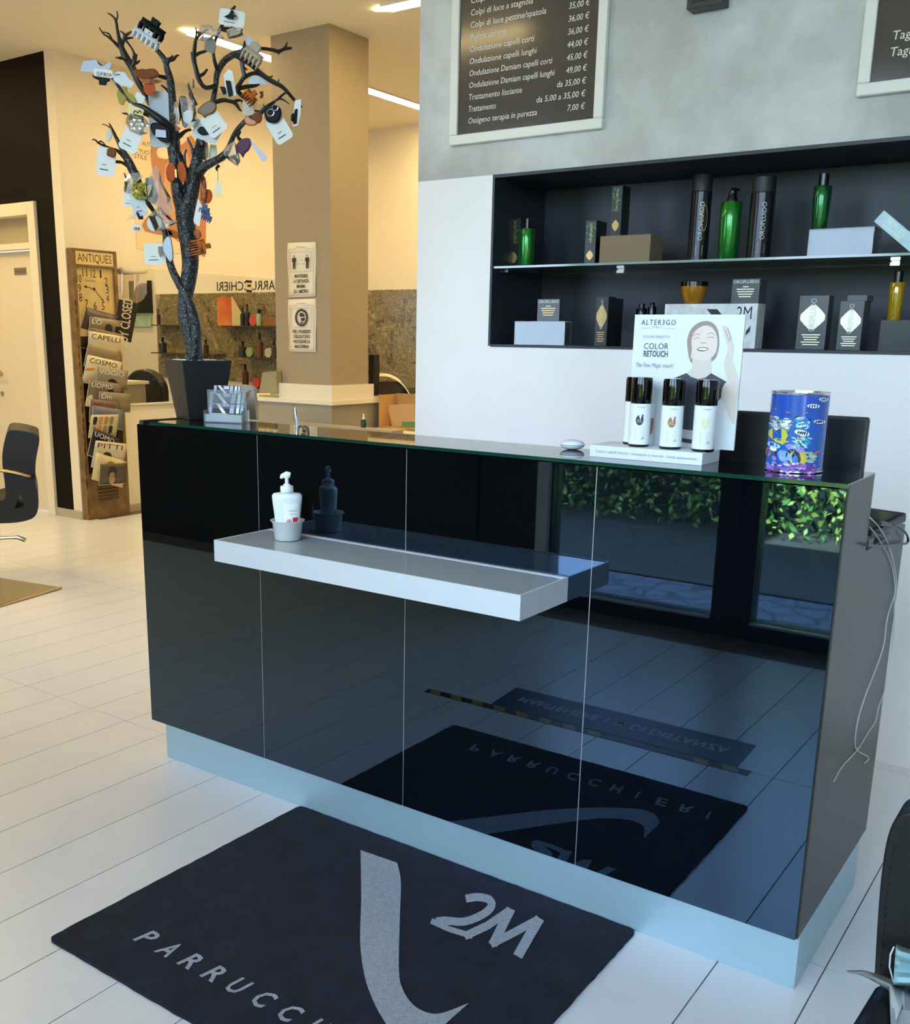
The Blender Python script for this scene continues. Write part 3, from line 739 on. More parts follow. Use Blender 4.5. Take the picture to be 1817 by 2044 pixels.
# card terminal and handset on the worktop at the open end
tq = Xp(1755, 1052, -0.06)
pos = thing('card_terminal', 'black card terminal lying tilted at the open end of the desk', 'terminal', (-0.03, 0.40, 0.954))
cen = V((-0.035, 0.40, 0.983)); ax_ = V((0.25, 1, 0.16)).normalized(); bx_ = V((1, -0.25, 0)).normalized(); nx_ = bx_.cross(ax_)
MB().obox(cen, bx_ * 0.045, ax_ * 0.085, nx_ * 0.012).build('body', M('black_terminal_plastic', '#1d1f22', 0.3), pos, bevel=0.006)
MB().obox(cen + ax_ * 0.03 + nx_ * 0.0125, bx_ * 0.034, ax_ * 0.032, nx_ * 0.0008).build('screen', M('dull_screen', '#3c4347', 0.15), pos)
MB().obox(cen - ax_ * 0.02 - nx_ * 0.02, bx_ * 0.03, ax_ * 0.05, nx_ * 0.008).build('support', _mats['black_terminal_plastic'], pos)
tel = thing('telephone_handset', 'black telephone handset standing in its cradle behind the desk side', 'telephone', (-0.05, 0.27, 0.954))
MB().tube([(-0.03, 0.262, 0.956), (-0.03, 0.262, 1.0), (-0.028, 0.262, 1.05), (-0.03, 0.258, 1.075)], [0.02, 0.017, 0.017, 0.012], 12).build('handset', M('black_phone_plastic', '#101113', 0.35), tel)
MB().box((-0.065, 0.235, 0.954), (0.0, 0.29, 0.975)).build('cradle', _mats['black_phone_plastic'], tel, bevel=0.004)
# cables
def cable(pxs, x, rad, mat, name, label, cat='cable', n=6):
    pts = [Xp(a, b_, x) for a, b_ in pxs]
    o = MB().tube([V(p) for p in spline([tuple(p) for p in pts], 5)], rad, n).build(name, mat)
    return tag(o, label, cat)
m_wc = M('white_cable', '#cfd2d4', 0.4); m_bc = M('black_cable', '#0c0c0e', 0.4)
cable([(1737, 1033), (1757, 1055), (1775, 1090), (1787, 1140), (1788, 1180), (1772, 1232), (1764, 1290), (1745, 1345), (1729, 1385), (1715, 1430), (1708, 1470), (1711, 1497), (1734, 1512), (1727, 1523)], 0.004, 0.0014, m_wc, 'white_cable', 'thin white cable hanging in a long curve down the grey desk side')
cable([(1737, 1052), (1757, 1080), (1776, 1115), (1786, 1160), (1786, 1210), (1782, 1290), (1767, 1375), (1755, 1410), (1748, 1440), (1735, 1460), (1712, 1497), (1682, 1530), (1665, 1560)], 0.0035, 0.0012, m_wc, 'white_cable', 'second thin white cable, crossing the first low on the desk side')
cable([(1788, 1048), (1800, 1055), (1811, 1068), (1812, 1083), (1795, 1086), (1760, 1090), (1732, 1087)], 0.012, 0.0030, m_bc, 'black_cable', 'black cable looping beside the card terminal')
o = MB().tube([Xp(1755, 1044, 0.006), Xp(1772, 1047, 0.006), Xp(1794, 1049, 0.008)], [0.006, 0.0065, 0.004], 10).build('cable_plug', m_bc); tag(o, 'black plug on the end of the black cable loop', 'plug')

# ================================================================== recess shelf and the goods in it
SHZ = 1.66
gs = thing('glass_shelf', 'long clear glass shelf across the black wall recess', 'shelf', (-0.7, WB + 0.2, SHZ - 0.008))
box((NX0 + 0.011, WB + 0.006, SHZ - 0.008), (NX1 - 0.011, WB + 0.36, SHZ)).build('pane', clear('shelf_glass', '#d7e6e2', 0.01, 0.93), gs)
box((NX0 + 0.011, WB + 0.0045, SHZ - 0.008), (NX1 - 0.011, WB + 0.006, SHZ)).build('front_edge', M('polished_glass_edge', '#8fa39c', 0.1, ior=1.6), gs)
m_clip = M('shelf_clip_metal', '#c2c1b2', 0.3, 0.7)
for px, py in ((1240, 540), (1788, 526)):
    q = Yp(px, py, WB + 0.02)
    br = MB().obox(V((q.x, WB + 0.02, SHZ - 0.016)), X * 0.014, Y * 0.008, Z * 0.005); br.obox(V((q.x, WB + 0.02, SHZ - 0.032)), X * 0.014, Y * 0.008, Z * 0.005); br.obox(V((q.x, WB + 0.024, SHZ - 0.024)), X * 0.012, Y * 0.004, Z * 0.006)
    br.build('clip', m_clip, gs)
br = MB().box((NX0 + 0.011, WB + 0.05, SHZ - 0.02), (NX0 + 0.05, WB + 0.08, SHZ - 0.009)); br.build('clip', M('dark_clip_metal', '#4a4f55', 0.3, 0.7), gs)

LZ = NZ0 + 0.006
YU, YL = WB + 0.09, WB + 0.07       # how far in the goods stand
m_gold = M('gold_foil', '#b8985a', 0.3, 0.6); m_pale = M('pale_gold_foil', '#e9e3c8', 0.28, 0.4)
m_kbox = M('black_carton', '#17181b', 0.32); m_ink = M('silver_ink', '#c8c9c6', 0.4)
def carton(pxl, pxr, pxs_, topy, basey, zb, mat, label, name='product_box', cat='box', group='boxed hair products in the recess', y=None):
    y = y if y is not None else (YU if zb > 1.6 else YL)
    a = Yp(pxl, basey, y); x1 = Yp(pxr, basey, y).x
    dpt = max(0.02, Xp(pxs_, basey - 4, x1).y - y); zt = Yp(pxl, topy, y).z
    t = thing(name, label, cat, ((a.x + x1) / 2, y + dpt / 2, zb), group)
    MB().box((a.x, y, zb + 0.0005), (x1, y + dpt, zt)).build('carton', mat, t, bevel=0.0008)
    t_ = (a.x, x1, y, zb, zt, dpt)
    return t, t_
def emblem(mb, cx, cz, y, rx, rz_, mi=0, k=0.10):
    pts = []
    for i in range(32):
        a = 2 * PI * i / 32; q = 1 + k * math.cos(4 * a) * (1 if i % 2 else 0.6)
        pts.append((cx + rx * q * math.cos(a), y, cz + rz_ * q * math.sin(a)))
    mb.face(pts[::-1], mi)
def boxprint(t, g, big=True, gold=None, word='OROFLUIDO', lines=5, green=False):
    x0, x1, y, zb, zt, dpt = g; w_, h_ = x1 - x0, zt - zb; cx = (x0 + x1) / 2
    mb = MB(); yy = y - 0.0006
    if big:
        emblem(mb, cx, zb + h_ * 0.60, yy, w_ * 0.40, h_ * 0.21)
        mb.text(word, plane((cx + w_ * 0.10, y - 0.0011, zb + h_ * 0.34), Z, -X), w_ * 0.30, width=h_ * 0.60, mi=1)
    for i in range(lines):
        ww = w_ * (0.32 - 0.05 * (i % 3)); zz = zb + h_ * (0.27 - 0.045 * i)
        mb.face([(cx - ww, yy, zz), (cx + ww, yy, zz), (cx + ww, yy, zz + h_ * 0.018), (cx - ww, yy, zz + h_ * 0.018)], 0)
    mb.build('print', [gold or m_gold, m_ink], t)
def smallprint(t, g, mat, word='OROFLUIDO'):
    x0, x1, y, zb, zt, dpt = g; w_, h_ = x1 - x0, zt - zb; cx = (x0 + x1) / 2; yy = y - 0.0006
    mb = MB(); mb.text(word, plane((cx, yy, zb + h_ * 0.82), X, Z), h_ * 0.18, width=w_ * 0.92, align='CENTER', bold=0.0004)
    for i, ww in enumerate((0.10, 0.32, 0.30, 0.26, 0.22)):
        zz = zb + h_ * (0.66 - 0.10 * i)
        mb.face([(cx - ww * w_, yy, zz), (cx + ww * w_, yy, zz), (cx + ww * w_, yy, zz + h_ * 0.04), (cx - ww * w_, yy, zz + h_ * 0.04)], 1)
    mb.build('print', [m_ink, mat], t)
def greenprint(t, g, seed):
    x0, x1, y, zb, zt, dpt = g; w_, h_ = x1 - x0, zt - zb; yy = y - 0.0006; rg = random.Random(seed)
    mb = MB()
    mb.face([(x0 + w_ * 0.04, yy, zb + h_ * 0.48), (x1 - w_ * 0.04, yy, zb + h_ * 0.48), (x1 - w_ * 0.04, yy, zt - h_ * 0.02), (x0 + w_ * 0.04, yy, zt - h_ * 0.02)], 2)
    for i in range(14):
        cx = rg.uniform(x0 + w_ * 0.1, x1 - w_ * 0.1); cz = rg.uniform(zb + h_ * 0.52, zt - h_ * 0.06); s = w_ * rg.uniform(0.04, 0.09)
        mb.face([(cx - s, y - 0.0009, cz), (cx, y - 0.0009, cz - s), (cx + s, y - 0.0009, cz), (cx, y - 0.0009, cz + s)], 1)
    mb.text('OROFLUIDO', plane(((x0 + x1) / 2 + w_ * 0.14, y - 0.0012, zb + h_ * 0.50), Z, -X), w_ * 0.28, width=h_ * 0.44, mi=0)
    emblem(mb, (x0 + x1) / 2, zb + h_ * 0.22, yy, w_ * 0.30, h_ * 0.10)
    mb.build('print', [m_gold, M('leaf_green_ink', '#5f9a2c', 0.4), M('deep_green_ink', '#12301f', 0.35)], t)
m_gbot = M('metallic_green', '#1f7a2a', 0.22, 0.55, coat=0.5); m_blk = M('gloss_black_plastic', '#0a0b0c', 0.15)
def bottle(pxl, pxr, topy, shoulder, basey, zb, label, mat, kind, name='bottle', taper=0.93, y=None):
    y = y if y is not None else (YU if zb > 1.6 else YL)
    mid = (pxl + pxr) / 2; Pf = Yp(mid, basey, y); Rr = (pxr - pxl) / 2 / pxm(Pf); Cc = Pf + FH * Rr; Cc.z = zb
    hs = Yp(mid, shoulder, Cc.y).z - zb; ht = Yp(mid, topy, Cc.y).z - zb
    t = thing(name, label, 'bottle', Cc, 'bottles in the recess')
    MB().lathe([(Rr * taper * 0.96, 0.0005), (Rr * taper, 0.003), (Rr, hs * 0.7), (Rr * 0.98, hs - 0.002), (Rr * 0.94, hs), (Rr * 0.3, hs + 0.0005)], Cc, 28).build('body', mat, t)
    if kind == 'cap':
        MB().lathe([(Rr * 0.55, hs + 0.0005), (Rr * 0.55, ht - 0.001), (Rr * 0.50, ht)], Cc, 20).build('cap', m_blk, t)
    elif kind == 'slim':
        MB().lathe([(Rr * 0.34, hs), (Rr * 0.34, ht)], Cc, 16).build('cap', m_blk, t)
    elif kind == 'pump':
        MB().lathe([(Rr * 0.5, hs + 0.0005), (Rr * 0.5, hs + 0.008), (Rr * 0.36, hs + 0.02), (Rr * 0.36, hs + 0.034), (Rr * 0.18, hs + 0.036), (Rr * 0.18, ht - 0.012)], Cc, 20).build('collar', m_blk, t)
        q = Cc + Z * (ht - 0.008)
        MB().tube([q - RH * 0.006, q + RH * 0.004, q + RH * 0.017, q + RH * 0.022 - Z * 0.003], [0.006, 0.006, 0.0045, 0.003], 10).build('pump_head', m_blk, t)
    return t, Cc, Rr, hs, ht
def aerosol(pxl, pxr, topy, capy, basey, zb, label, brown):
    mid = (pxl + pxr) / 2; Pf = Yp(mid, basey, YU); Rr = (pxr - pxl) / 2 / pxm(Pf) * 0.94; Cc = Pf + FH * Rr; Cc.z = zb
    hc = Yp(mid, capy, Cc.y).z - zb; ht = Yp(mid, topy, Cc.y).z - zb
    t = thing('hairspray_can', label, 'spray can', Cc, 'tall black hairspray cans in the recess')
    MB().lathe([(Rr * 0.9, 0.0005), (Rr, 0.004), (Rr, hc - 0.002), (Rr * 0.95, hc)], Cc, 28).build('body', M('black_can_lacquer', '#1b1c1f', 0.22, 0.3), t)
    MB().lathe([(Rr * 0.96, hc + 0.0005), (Rr * 0.96, ht - 0.006), (Rr * 0.85, ht - 0.001), (Rr * 0.4, ht)], Cc, 28).build('cap', M('matt_black_cap', '#1c1d1f', 0.5), t)
    def cy(u, v):
        a = u / Rr - 0.15
        return Cc + (RH * math.sin(a) - FH * math.cos(a)) * (Rr + 0.0006) + Z * v
    mb = MB(); mb.text('OROFLUIDO', lambda u, v: cy(-v + 0.008, hc * 0.30 + u), 0.022, width=hc * 0.55, mi=0)
    pts = [(0.012 + 0.010 * math.cos(q), hc * 0.62 + hc * 0.18 * math.sin(q)) for q in [2 * PI * i / 20 for i in range(20)]]
    if brown:
        stroke(mb, pts + [pts[0]], 0.003, cy, 1)
    for i in range(5):
        mb.face([cy(-0.012, hc * (0.22 - 0.03 * i)), cy(0.012, hc * (0.22 - 0.03 * i)), cy(0.012, hc * (0.228 - 0.03 * i)), cy(-0.012, hc * (0.228 - 0.03 * i))], 1)
    mb.build('print', [m_ink, m_gold], t)
def riser(pxl, pxr, pxs_, topy, basey, zb, label, mat):
    y = YU if zb > 1.6 else YL
    a = Yp(pxl, basey, y); x1 = Yp(pxr, basey, y).x; dpt = max(0.06, Xp(pxs_, basey - 6, x1).y - y); zt = Yp(pxl, topy, y).z
    t = thing('display_riser', label, 'riser', ((a.x + x1) / 2, y + dpt / 2, zb))
    e = 0.003
    MB().box((a.x, y, zt - e), (x1, y + dpt, zt)).build('top_sheet', mat, t)
    MB().box((a.x, y, zb + 0.0005), (x1, y + e, zt - e)).build('front_sheet', mat, t)
    MB().box((a.x, y + e, zb + 0.0005), (a.x + e, y + dpt, zt - e)).build('side_sheet', mat, t); MB().box((x1 - e, y + e, zb + 0.0005), (x1, y + dpt, zt - e)).build('side_sheet', mat, t)
    return zt, y, dpt, a.x, x1
m_gcart = M('dark_green_carton', '#10140f', 0.3)
# upper shelf
t, g = carton(1014, 1036, 1052, 436, 530, SHZ, m_gcart, 'dark carton with green leaf print, behind the small green bottle', y=WB + 0.15); greenprint(t, g, 1)
bottle(1037, 1067, 437, 457, 530, SHZ, 'small metallic green bottle with slim dark cap, at the recess end', m_gbot, 'slim')
t, g = carton(1166, 1187, 1208, 441, 526, SHZ, m_gcart, 'dark green and gold carton beside the clear beige riser'); greenprint(t, g, 2)
m_beige = clear('smoky_acrylic', '#cdb797', 0.05, 0.6)
zt, y, dpt, xa, xb = riser(1196, 1296, 1321, 472, 526, SHZ, 'clear smoky acrylic riser with tall carton on top', m_beige)
t, g = carton(1217, 1238, 1254, 372, 473, zt, m_gcart, 'tall dark green carton standing on the smoky acrylic riser', y=y + 0.03); greenprint(t, g, 3)
aerosol(1375, 1418, 349, 384, 522, SHZ, 'tall black hairspray can with gold oval, beside the green pump bottle', True)
bottle(1437, 1480, 374, 404, 519, SHZ, 'metallic green pump bottle between two tall black cans', m_gbot, 'pump')
aerosol(1495, 1546, 352, 386, 517, SHZ, 'tall black hairspray can with plain silver lettering', False)
zt, y, dpt, xa, xb = riser(1611, 1740, 1757, 458, 510, SHZ, 'clear acrylic riser under the green bottle, mirroring daylight', clear('clear_acrylic', '#eef2f2', 0.02, 0.93))
bottle(1624, 1659, 347, 372, 458, zt, 'metallic green bottle with black cap, standing on a clear riser', M('metallic_dark_green', '#14602e', 0.22, 0.55, coat=0.5), 'cap', taper=0.82, y=y + 0.03)
# pale blue carton leaning
A_ = Yp(1763, 418, WB + 0.12); B_ = Yp(1745, 442, WB + 0.12); C_ = Yp(1817, 503, WB + 0.12)
d1 = (C_ - B_).normalized(); n1_ = (A_ - B_) - d1 * (A_ - B_).dot(d1); hh_ = n1_.length; n1_.normalize()
L_ = 0.20
q0 = B_
lz = (q0 + d1 * L_).z
lean = thing('leaning_carton', 'pale blue carton lying tilted against the acrylic riser', 'box', (q0.x + 0.1, WB + 0.14, SHZ), 'boxed hair products in the recess')
dz_ = max(0, SHZ + 0.001 - min((q0 + d1 * L_).z, q0.z))
L_ = (q0.z - SHZ - 0.001) / -d1.z
MB().prism([q0, q0 + d1 * L_, q0 + d1 * L_ + n1_ * hh_, q0 + n1_ * hh_], (0, 0.05, 0)).build('carton', M('pale_blue_carton', '#b8d6d8', 0.35, noise=0.1, nscale=30), lean)
mb = MB(); mb.text('OROFLUIDO', plane(q0 + d1 * 0.025 + n1_ * hh_ * 0.45 - Y * 0.0008, d1, n1_), 0.024, width=0.085)
for i in range(3): mb.face([q0 + d1 * (0.03) + n1_ * hh_ * (0.32 - 0.08 * i) - Y * 0.0008, q0 + d1 * (0.10) + n1_ * hh_ * (0.32 - 0.08 * i) - Y * 0.0008, q0 + d1 * (0.10) + n1_ * hh_ * (0.35 - 0.08 * i) - Y * 0.0008, q0 + d1 * (0.03) + n1_ * hh_ * (0.35 - 0.08 * i) - Y * 0.0008])
mb.build('print', M('white_ink', '#f2f6f6', 0.4), lean)
# lower level
zt, y, dpt, xa, xb = riser(1026, 1126, 1138, 641, 691, LZ, 'mirror-bright acrylic riser under the small black carton', clear('bright_acrylic', '#f2f6f6', 0.01, 0.93))
t, g = carton(1072, 1116, 1122, 597, 640, zt, M('slate_carton', '#3f464d', 0.3), 'small slate carton standing on the mirror-bright riser', y=y + 0.01); smallprint(t, g, m_gold)
t, g = carton(1186, 1210, 1225, 592, 690, LZ, M('brown_black_carton', '#231f1b', 0.32), 'black carton with gold oval emblem, at the front of a pair'); boxprint(t, g)
carton(1210, 1219, 1240, 595, 688, LZ, m_kbox, 'plain black carton directly behind the gold emblem carton', y=WB + 0.16)
bottle(1270, 1292, 606, 616, 660, LZ, 'black bottle half hidden behind the counter display', m_blk, 'cap', y=WB + 0.15)
bottle(1293, 1310, 604, 612, 655, LZ, 'slim black bottle half hidden behind the counter display', m_blk, 'cap', y=WB + 0.17)
t, g = carton(1322, 1506, 1521, 607, 697, LZ, M('marbled_paper', '#c9ced0', 0.5, nscale=25, hex2='#e6eaec'), 'large marbled grey gift box with black logo, behind the counter display', 'gift_box')
x0, x1, y, zb, zt, dpt = g
mb = MB()
def gp(px, py): return Yp(px, py, y - 0.0008)
mb.face([gp(1411, 617), gp(1432, 617), gp(1468, 660), gp(1475, 690), gp(1455, 670)][::-1])
mb.face([gp(1490, 660), gp(1499, 650), gp(1497, 662), gp(1488, 670)][::-1])
mb.text('2M', plane(gp(1470, 637), X, Z), 0.062, width=gp(1500, 637).x - gp(1470, 637).x)
mb.build('logo_print', M('black_ink', '#0c0d0f', 0.4), t)
gz = zt
bx = thing('amber_jar', 'amber jar with black lid standing on the marbled gift box', 'jar', Yp(1384, 606, y + 0.04)); LOC[bx.name].z = gz; bx.location.z = gz
Pc = V(LOC[bx.name]); Rr = 26 / pxm(Pc); hj = Yp(1384, 572, Pc.y).z - gz; hl = Yp(1384, 563, Pc.y).z - gz
MB().lathe([(Rr * 0.45, 0.0005), (Rr * 0.62, 0.002), (Rr * 0.86, hj * 0.4), (Rr * 0.98, hj * 0.8), (Rr, hj)], Pc, 28).build('glass', M('amber_glass', '#b07a22', 0.18, 0.35), bx)
MB().lathe([(Rr * 1.02, hj), (Rr * 1.02, hl - 0.001), (Rr * 0.97, hl)], Pc, 28).build('lid', m_blk, bx)
t, g2 = carton(1459, 1514, 1530, 557, 604, gz, M('grey_black_carton', '#4b4e50', 0.35), 'small dark grey carton standing on the marbled gift box', y=y + 0.01); smallprint(t, g2, m_pale)
m_kb2 = M('satin_black_carton', '#45484c', 0.25)
t, g = carton(1587, 1645, 1655, 590, 699, LZ, m_kb2, 'black carton with pale gold emblem, beside the gift box'); boxprint(t, g, gold=m_pale)
t, g = carton(1668, 1716, 1729, 601, 700, LZ, m_kb2, 'black carton with pale gold emblem and a lifted top flap'); boxprint(t, g, gold=m_pale)
x0, x1, y, zb, zt, dpt = g
MB().box((x0 + 0.02, y + 0.002, zt), (x1 + 0.005, y + dpt, zt + 0.018)).build('flap', M('slate_carton', '#3f464d', 0.3), t)
zt, y, dpt, xa, xb = riser(1752, 1835, 1850, 639, 703, LZ, 'dark grey riser under the amber oil bottle', M('dark_acrylic', '#2b3036', 0.2))
bottle(1776, 1806, 542, 564, 637, zt, 'slim amber oil bottle with black cap on the dark riser', M('amber_oil', '#a98a1e', 0.1, 0.2, coat=0.6), 'cap', taper=0.85, y=y + 0.03)

# ------------------------------------------------------------------ price boards and the wall speaker
m_bfr = M('ivory_board_frame', '#e6e3d6', 0.4); m_bpn = M('slate_board', '#524a40', 0.12, ior=1.5)
m_chalk = M('chalk_lettering', '#e9e4d6', 0.6)
def board(x0, x1, z0, z1, label):
    t = thing('price_board', label, 'price board', ((x0 + x1) / 2, WB, z0), 'framed price boards on the plaster wall')
    f = 0.036
    fr = MB()
    for a, b_ in (((x0, z0), (x1, z0 + f)), ((x0, z1 - f), (x1, z1)), ((x0, z0 + f), (x0 + f, z1 - f)), ((x1 - f, z0 + f), (x1, z1 - f))):
        fr.box((a[0], WB - 0.026, a[1]), (b_[0], WB - 0.0015, b_[1]))
    fr.build('frame', m_bfr, t, bevel=0.004)
    box((x0 + f, WB - 0.016, z0 + f), (x1 - f, WB - 0.003, z1 - f)).build('panel', m_bpn, t)
    return t
bd = board(-1.943, -1.287, 2.116, 3.0, 'large slate price board in ivory frame, list of hair services in script')
rows = [('Ossigeno terapia in purezza', '7,00 \u20ac'), ('Trattamento', 'da 5,00 a 35,00 \u20ac'), ('Trattamento lisciante', 'da 35,00 \u20ac'), ('Ondulazione Damiam capelli lunghi', '49,00 \u20ac'),
        ('Ondulazione Damiam capelli corti', '45,00 \u20ac'), ('Ondulazione capelli lunghi', '44,00 \u20ac'), ('Ondulazione capelli corti', '36,00 \u20ac'), ('Pulizia colore', '36,00 \u20ac'),
        ('Colpi di luce pettine/spatola', '35,00 \u20ac'), ('Colpi di luce a stagnola', '33,00 \u20ac'), ('Colpi di luce cuffia', '30,00 \u20ac'), ('Colore', '28,00 \u20ac')]
yb = WB - 0.0168
zb0 = Yp(936, 247, yb).z; zb1 = Yp(940, 31.6, yb).z; pit = (zb1 - zb0) / 9
xl = Yp(935, 247, yb).x; xr = Yp(1168, 217, yb).x
widths = {0: (935, 247, 1067, 231), 3: (936, 177, 1110, 147), 8: (938, 56, 1080, 26)}
for i, (a, b_) in enumerate(rows):
    zz = zb0 + pit * i
    MB().text(a, plane((xl, yb, zz), X, Z), 0.030, shear=0.12, width=len(a) * 0.0112).build('service_line', m_chalk, bd)
    MB().text(b_, plane((xr, yb, zz), X, Z), 0.029, shear=0.15, align='RIGHT', width=len(b_) * 0.0118).build('price_line', m_chalk, bd)
bd2 = board(-0.432, 0.24, 2.121, 3.0, 'second slate price board in ivory frame, at the end of the plaster wall')
mb = MB(); q = Yp(1782, 80, yb); q2 = Yp(1777, 113, yb)
MB().text('Taglio', plane(q, X, Z), 0.036, shear=0.1).build('service_line', m_chalk, bd2); MB().text('Taglio', plane(q2, X, Z), 0.036, shear=0.1).build('service_line', m_chalk, bd2)
a, c = Yp(1370, 20, WB - 0.06), Yp(1443, 5, WB - 0.06)
sp_ = thing('wall_speaker', 'dark grey square box high on the plaster wall between the price boards', 'speaker', ((a.x + c.x) / 2, WB, a.z))
box((a.x, WB - 0.06, a.z), (c.x, WB - 0.0015, a.z + 0.13)).build('housing', M('dark_grey_housing', '#34332f', 0.45), sp_, bevel=0.004)
box((a.x + 0.018, WB - 0.063, a.z + 0.018), (c.x - 0.018, WB - 0.06, a.z + 0.112)).build('grille', M('grille_grey', '#201f1d', 0.5), sp_)

# ================================================================== door mat and floor stickers
mx0, mx1, my0, my1 = -1.456, -0.369, -0.845, 0.018
MT = 0.008
mat_ = thing('door_mat', 'dark blue entrance mat with pale logo, in front of the black desk', 'mat', ((mx0 + mx1) / 2, (my0 + my1) / 2, 0))
rz = random.Random(11); pts = []
def edge(p, q, n):
    for i in range(n):
        t = i / n; j = rz.uniform(-0.0012, 0.0012) if 0 < i else 0
        pts.append((p[0] + (q[0] - p[0]) * t + j, p[1] + (q[1] - p[1]) * t + j, 0.0005))
rc = 0.018
cs = [(mx0, my0), (mx1, my0), (mx1, my1), (mx0, my1)]
for i in range(4):
    a, b_ = V(cs[i]), V(cs[(i + 1) % 4]); d = (b_ - a).normalized()
    edge(a + d * rc, b_ - d * rc, 40)
    p2 = b_ - d * rc; d2 = (V(cs[(i + 2) % 4]) - b_).normalized(); p3 = b_ + d2 * rc
    for k in range(4):
        t = k / 4; q = p2 * (1 - t) ** 2 + b_ * 2 * t * (1 - t) + p3 * t * t; pts.append((q.x, q.y, 0.0005))
MB().prism(pts, (0, 0, MT - 0.0005)).build('carpet', M('navy_mat_pile', '#0c1426', 0.95, nscale=14, hex2='#141f38', bump=0.6, bscale=300), mat_)
def mz(x, y): return Zp(80 + x * 0.67144, 1560 + y * 0.67144, MT)           # from the close-up of the mat
m_mlogo = M('pale_mat_pile', '#aeb9cc', 0.95, noise=0.15, nscale=90, bump=0.8, bscale=400)
mp = MB()
Lf = spline([(953, 205), (955, 350), (952, 480), (965, 580), (985, 640), (1012, 695), (1050, 745), (1110, 760), (1180, 745)], 4)
Rt = spline([(1062, 243), (1073, 300), (1070, 400), (1067, 560), (1078, 618), (1108, 664), (1150, 688), (1195, 690), (1275, 660)], 4)
def fm(x, y): return mz(x, y) + Z * 0.0015
def fm2(x, y): return mz(x, y) + Z * 0.0019
for i in range(len(Lf) - 1):
    mp.face([fm(*Lf[i]), fm(*Rt[i]), fm(*Rt[i + 1]), fm(*Lf[i + 1])])
mp.build('ribbon_logo', m_mlogo, mat_, label='pale woven ribbon swoosh'); mp = MB()
stroke(mp, spline([(1266, 350), (1300, 345), (1335, 352), (1342, 372), (1318, 396), (1262, 418), (1205, 415), (1178, 418)], 3), 24, fm)
stroke(mp, [(1163, 416), (1215, 440), (1286, 462)], 17, fm2)
mp.build('numeral_logo', m_mlogo, mat_); mp = MB()
stroke(mp, [(1262, 462), (1330, 430), (1398, 384)], 24, fm); stroke(mp, [(1400, 380), (1375, 430), (1346, 488)], 28, fm2)
stroke(mp, [(1340, 486), (1410, 450), (1484, 410)], 24, fm); stroke(mp, [(1486, 408), (1455, 460), (1420, 522)], 30, fm2)
mp.build('letter_logo', m_mlogo, mat_)
lx0, ly0 = Zp(263, 1877, MT).x, Zp(263, 1877, MT).y
word = 'PARRUCCHIERI'
for i, ch in enumerate(word):
    o0 = V((lx0 + i * 0.0755 + (0.01 if ch == 'I' else 0), ly0 + 0.003, MT + 0.0015))
    MB().text(ch, plane(o0, X, Y), 0.074, shear=0.18, width=0.014 if ch == 'I' else 0.042, bold=0.0016).build('letter', m_mlogo, mat_)
st = thing('floor_sticker', 'dark blue floor sticker with white distance notice, lying before the entrance', 'sticker', (-1, -1.24, 0))
MB().prism([(-1.49, -1.353, 0.0003), (-0.51, -1.353, 0.0003), (-0.50, -1.128, 0.0003), (-1.47, -1.128, 0.0003)], (0, 0, 0.0012)).build('sheet', M('sticker_blue', '#1d2c50', 0.4), st)
mb = MB(); mb.text('MANTENERE 1 M DI DISTANZA', plane((-0.99, -1.268, 0.0018), X, Y), 0.075, width=0.84, align='CENTER', bold=0.001); mb.build('lettering', M('sticker_white', '#c8ccd6', 0.5), st)
tp = thing('hazard_tape', 'yellow and black striped warning tape stuck along the floor sticker', 'tape', (-1.1, -1.10, 0))
MB().prism([(-1.76, -1.123, 0.0003), (-0.45, -1.123, 0.0003), (-0.45, -1.080, 0.0003), (-1.76, -1.080, 0.0003)], (0, 0, 0.0008)).build('tape_band', M('tape_black', '#16161a', 0.4), tp)
mb = MB()
for i in range(13):
    if 8 <= i <= 10: continue
    x = -1.755 + i * 0.1; mb.face([(x, -1.123, 0.0014), (x + 0.05, -1.123, 0.0014), (x + 0.075, -1.080, 0.0014), (x + 0.025, -1.080, 0.0014)])
mb.build('stripe_print', M('tape_yellow', '#b9962a', 0.4), tp)

# ================================================================== card holder and paper box
a, b_ = Zp(407, 843, DH), Zp(484, 846, DH); b2 = Zp(506, 838, DH)
ex = (b_ - a).normalized(); ey = V((-ex.y, ex.x, 0)); w_ = (b_ - a).length; dd = 0.055
ch = thing('card_holder', 'clear acrylic holder of business cards on the desk beside the plant pot', 'card holder', (a + b_) / 2)
m_acr = clear('holder_acrylic', '#f2f4f6', 0.03, 0.85)
def hp_(u, v, w): return a + ex * u + ey * v + Z * w
h = MB(); e = 0.0015
h.obox(hp_(w_ / 2, dd / 2, e), ex * w_ / 2, ey * dd / 2, Z * e); h.obox(hp_(e, dd / 2, 0.02), ex * e, ey * dd / 2, Z * 0.018); h.obox(hp_(w_ - e, dd / 2, 0.02), ex * e, ey * dd / 2, Z * 0.018)
h.obox(hp_(w_ / 2, e, 0.014), ex * w_ / 2, ey * e, Z * 0.012)
h.obox(hp_(w_ / 2, dd * 0.55, 0.05), ex * w_ / 2, ey * e, Z * 0.048)
h.build('holder_shell', m_acr, ch)
m_paper = M('white_paper', '#eef0f2', 0.6); m_bcard = M('black_card', '#1c1f26', 0.35); m_sil = M('silver_card_print', '#aab3c4', 0.25, 0.4); m_wpr = M('white_card_print', '#eef1f6', 0.4)
MB().obox(hp_(w_ / 2, 0.014, 0.014), ex * (w_ / 2 - 0.004), ey * 0.010, Z * 0.0105).build('card_stack', m_paper, ch)
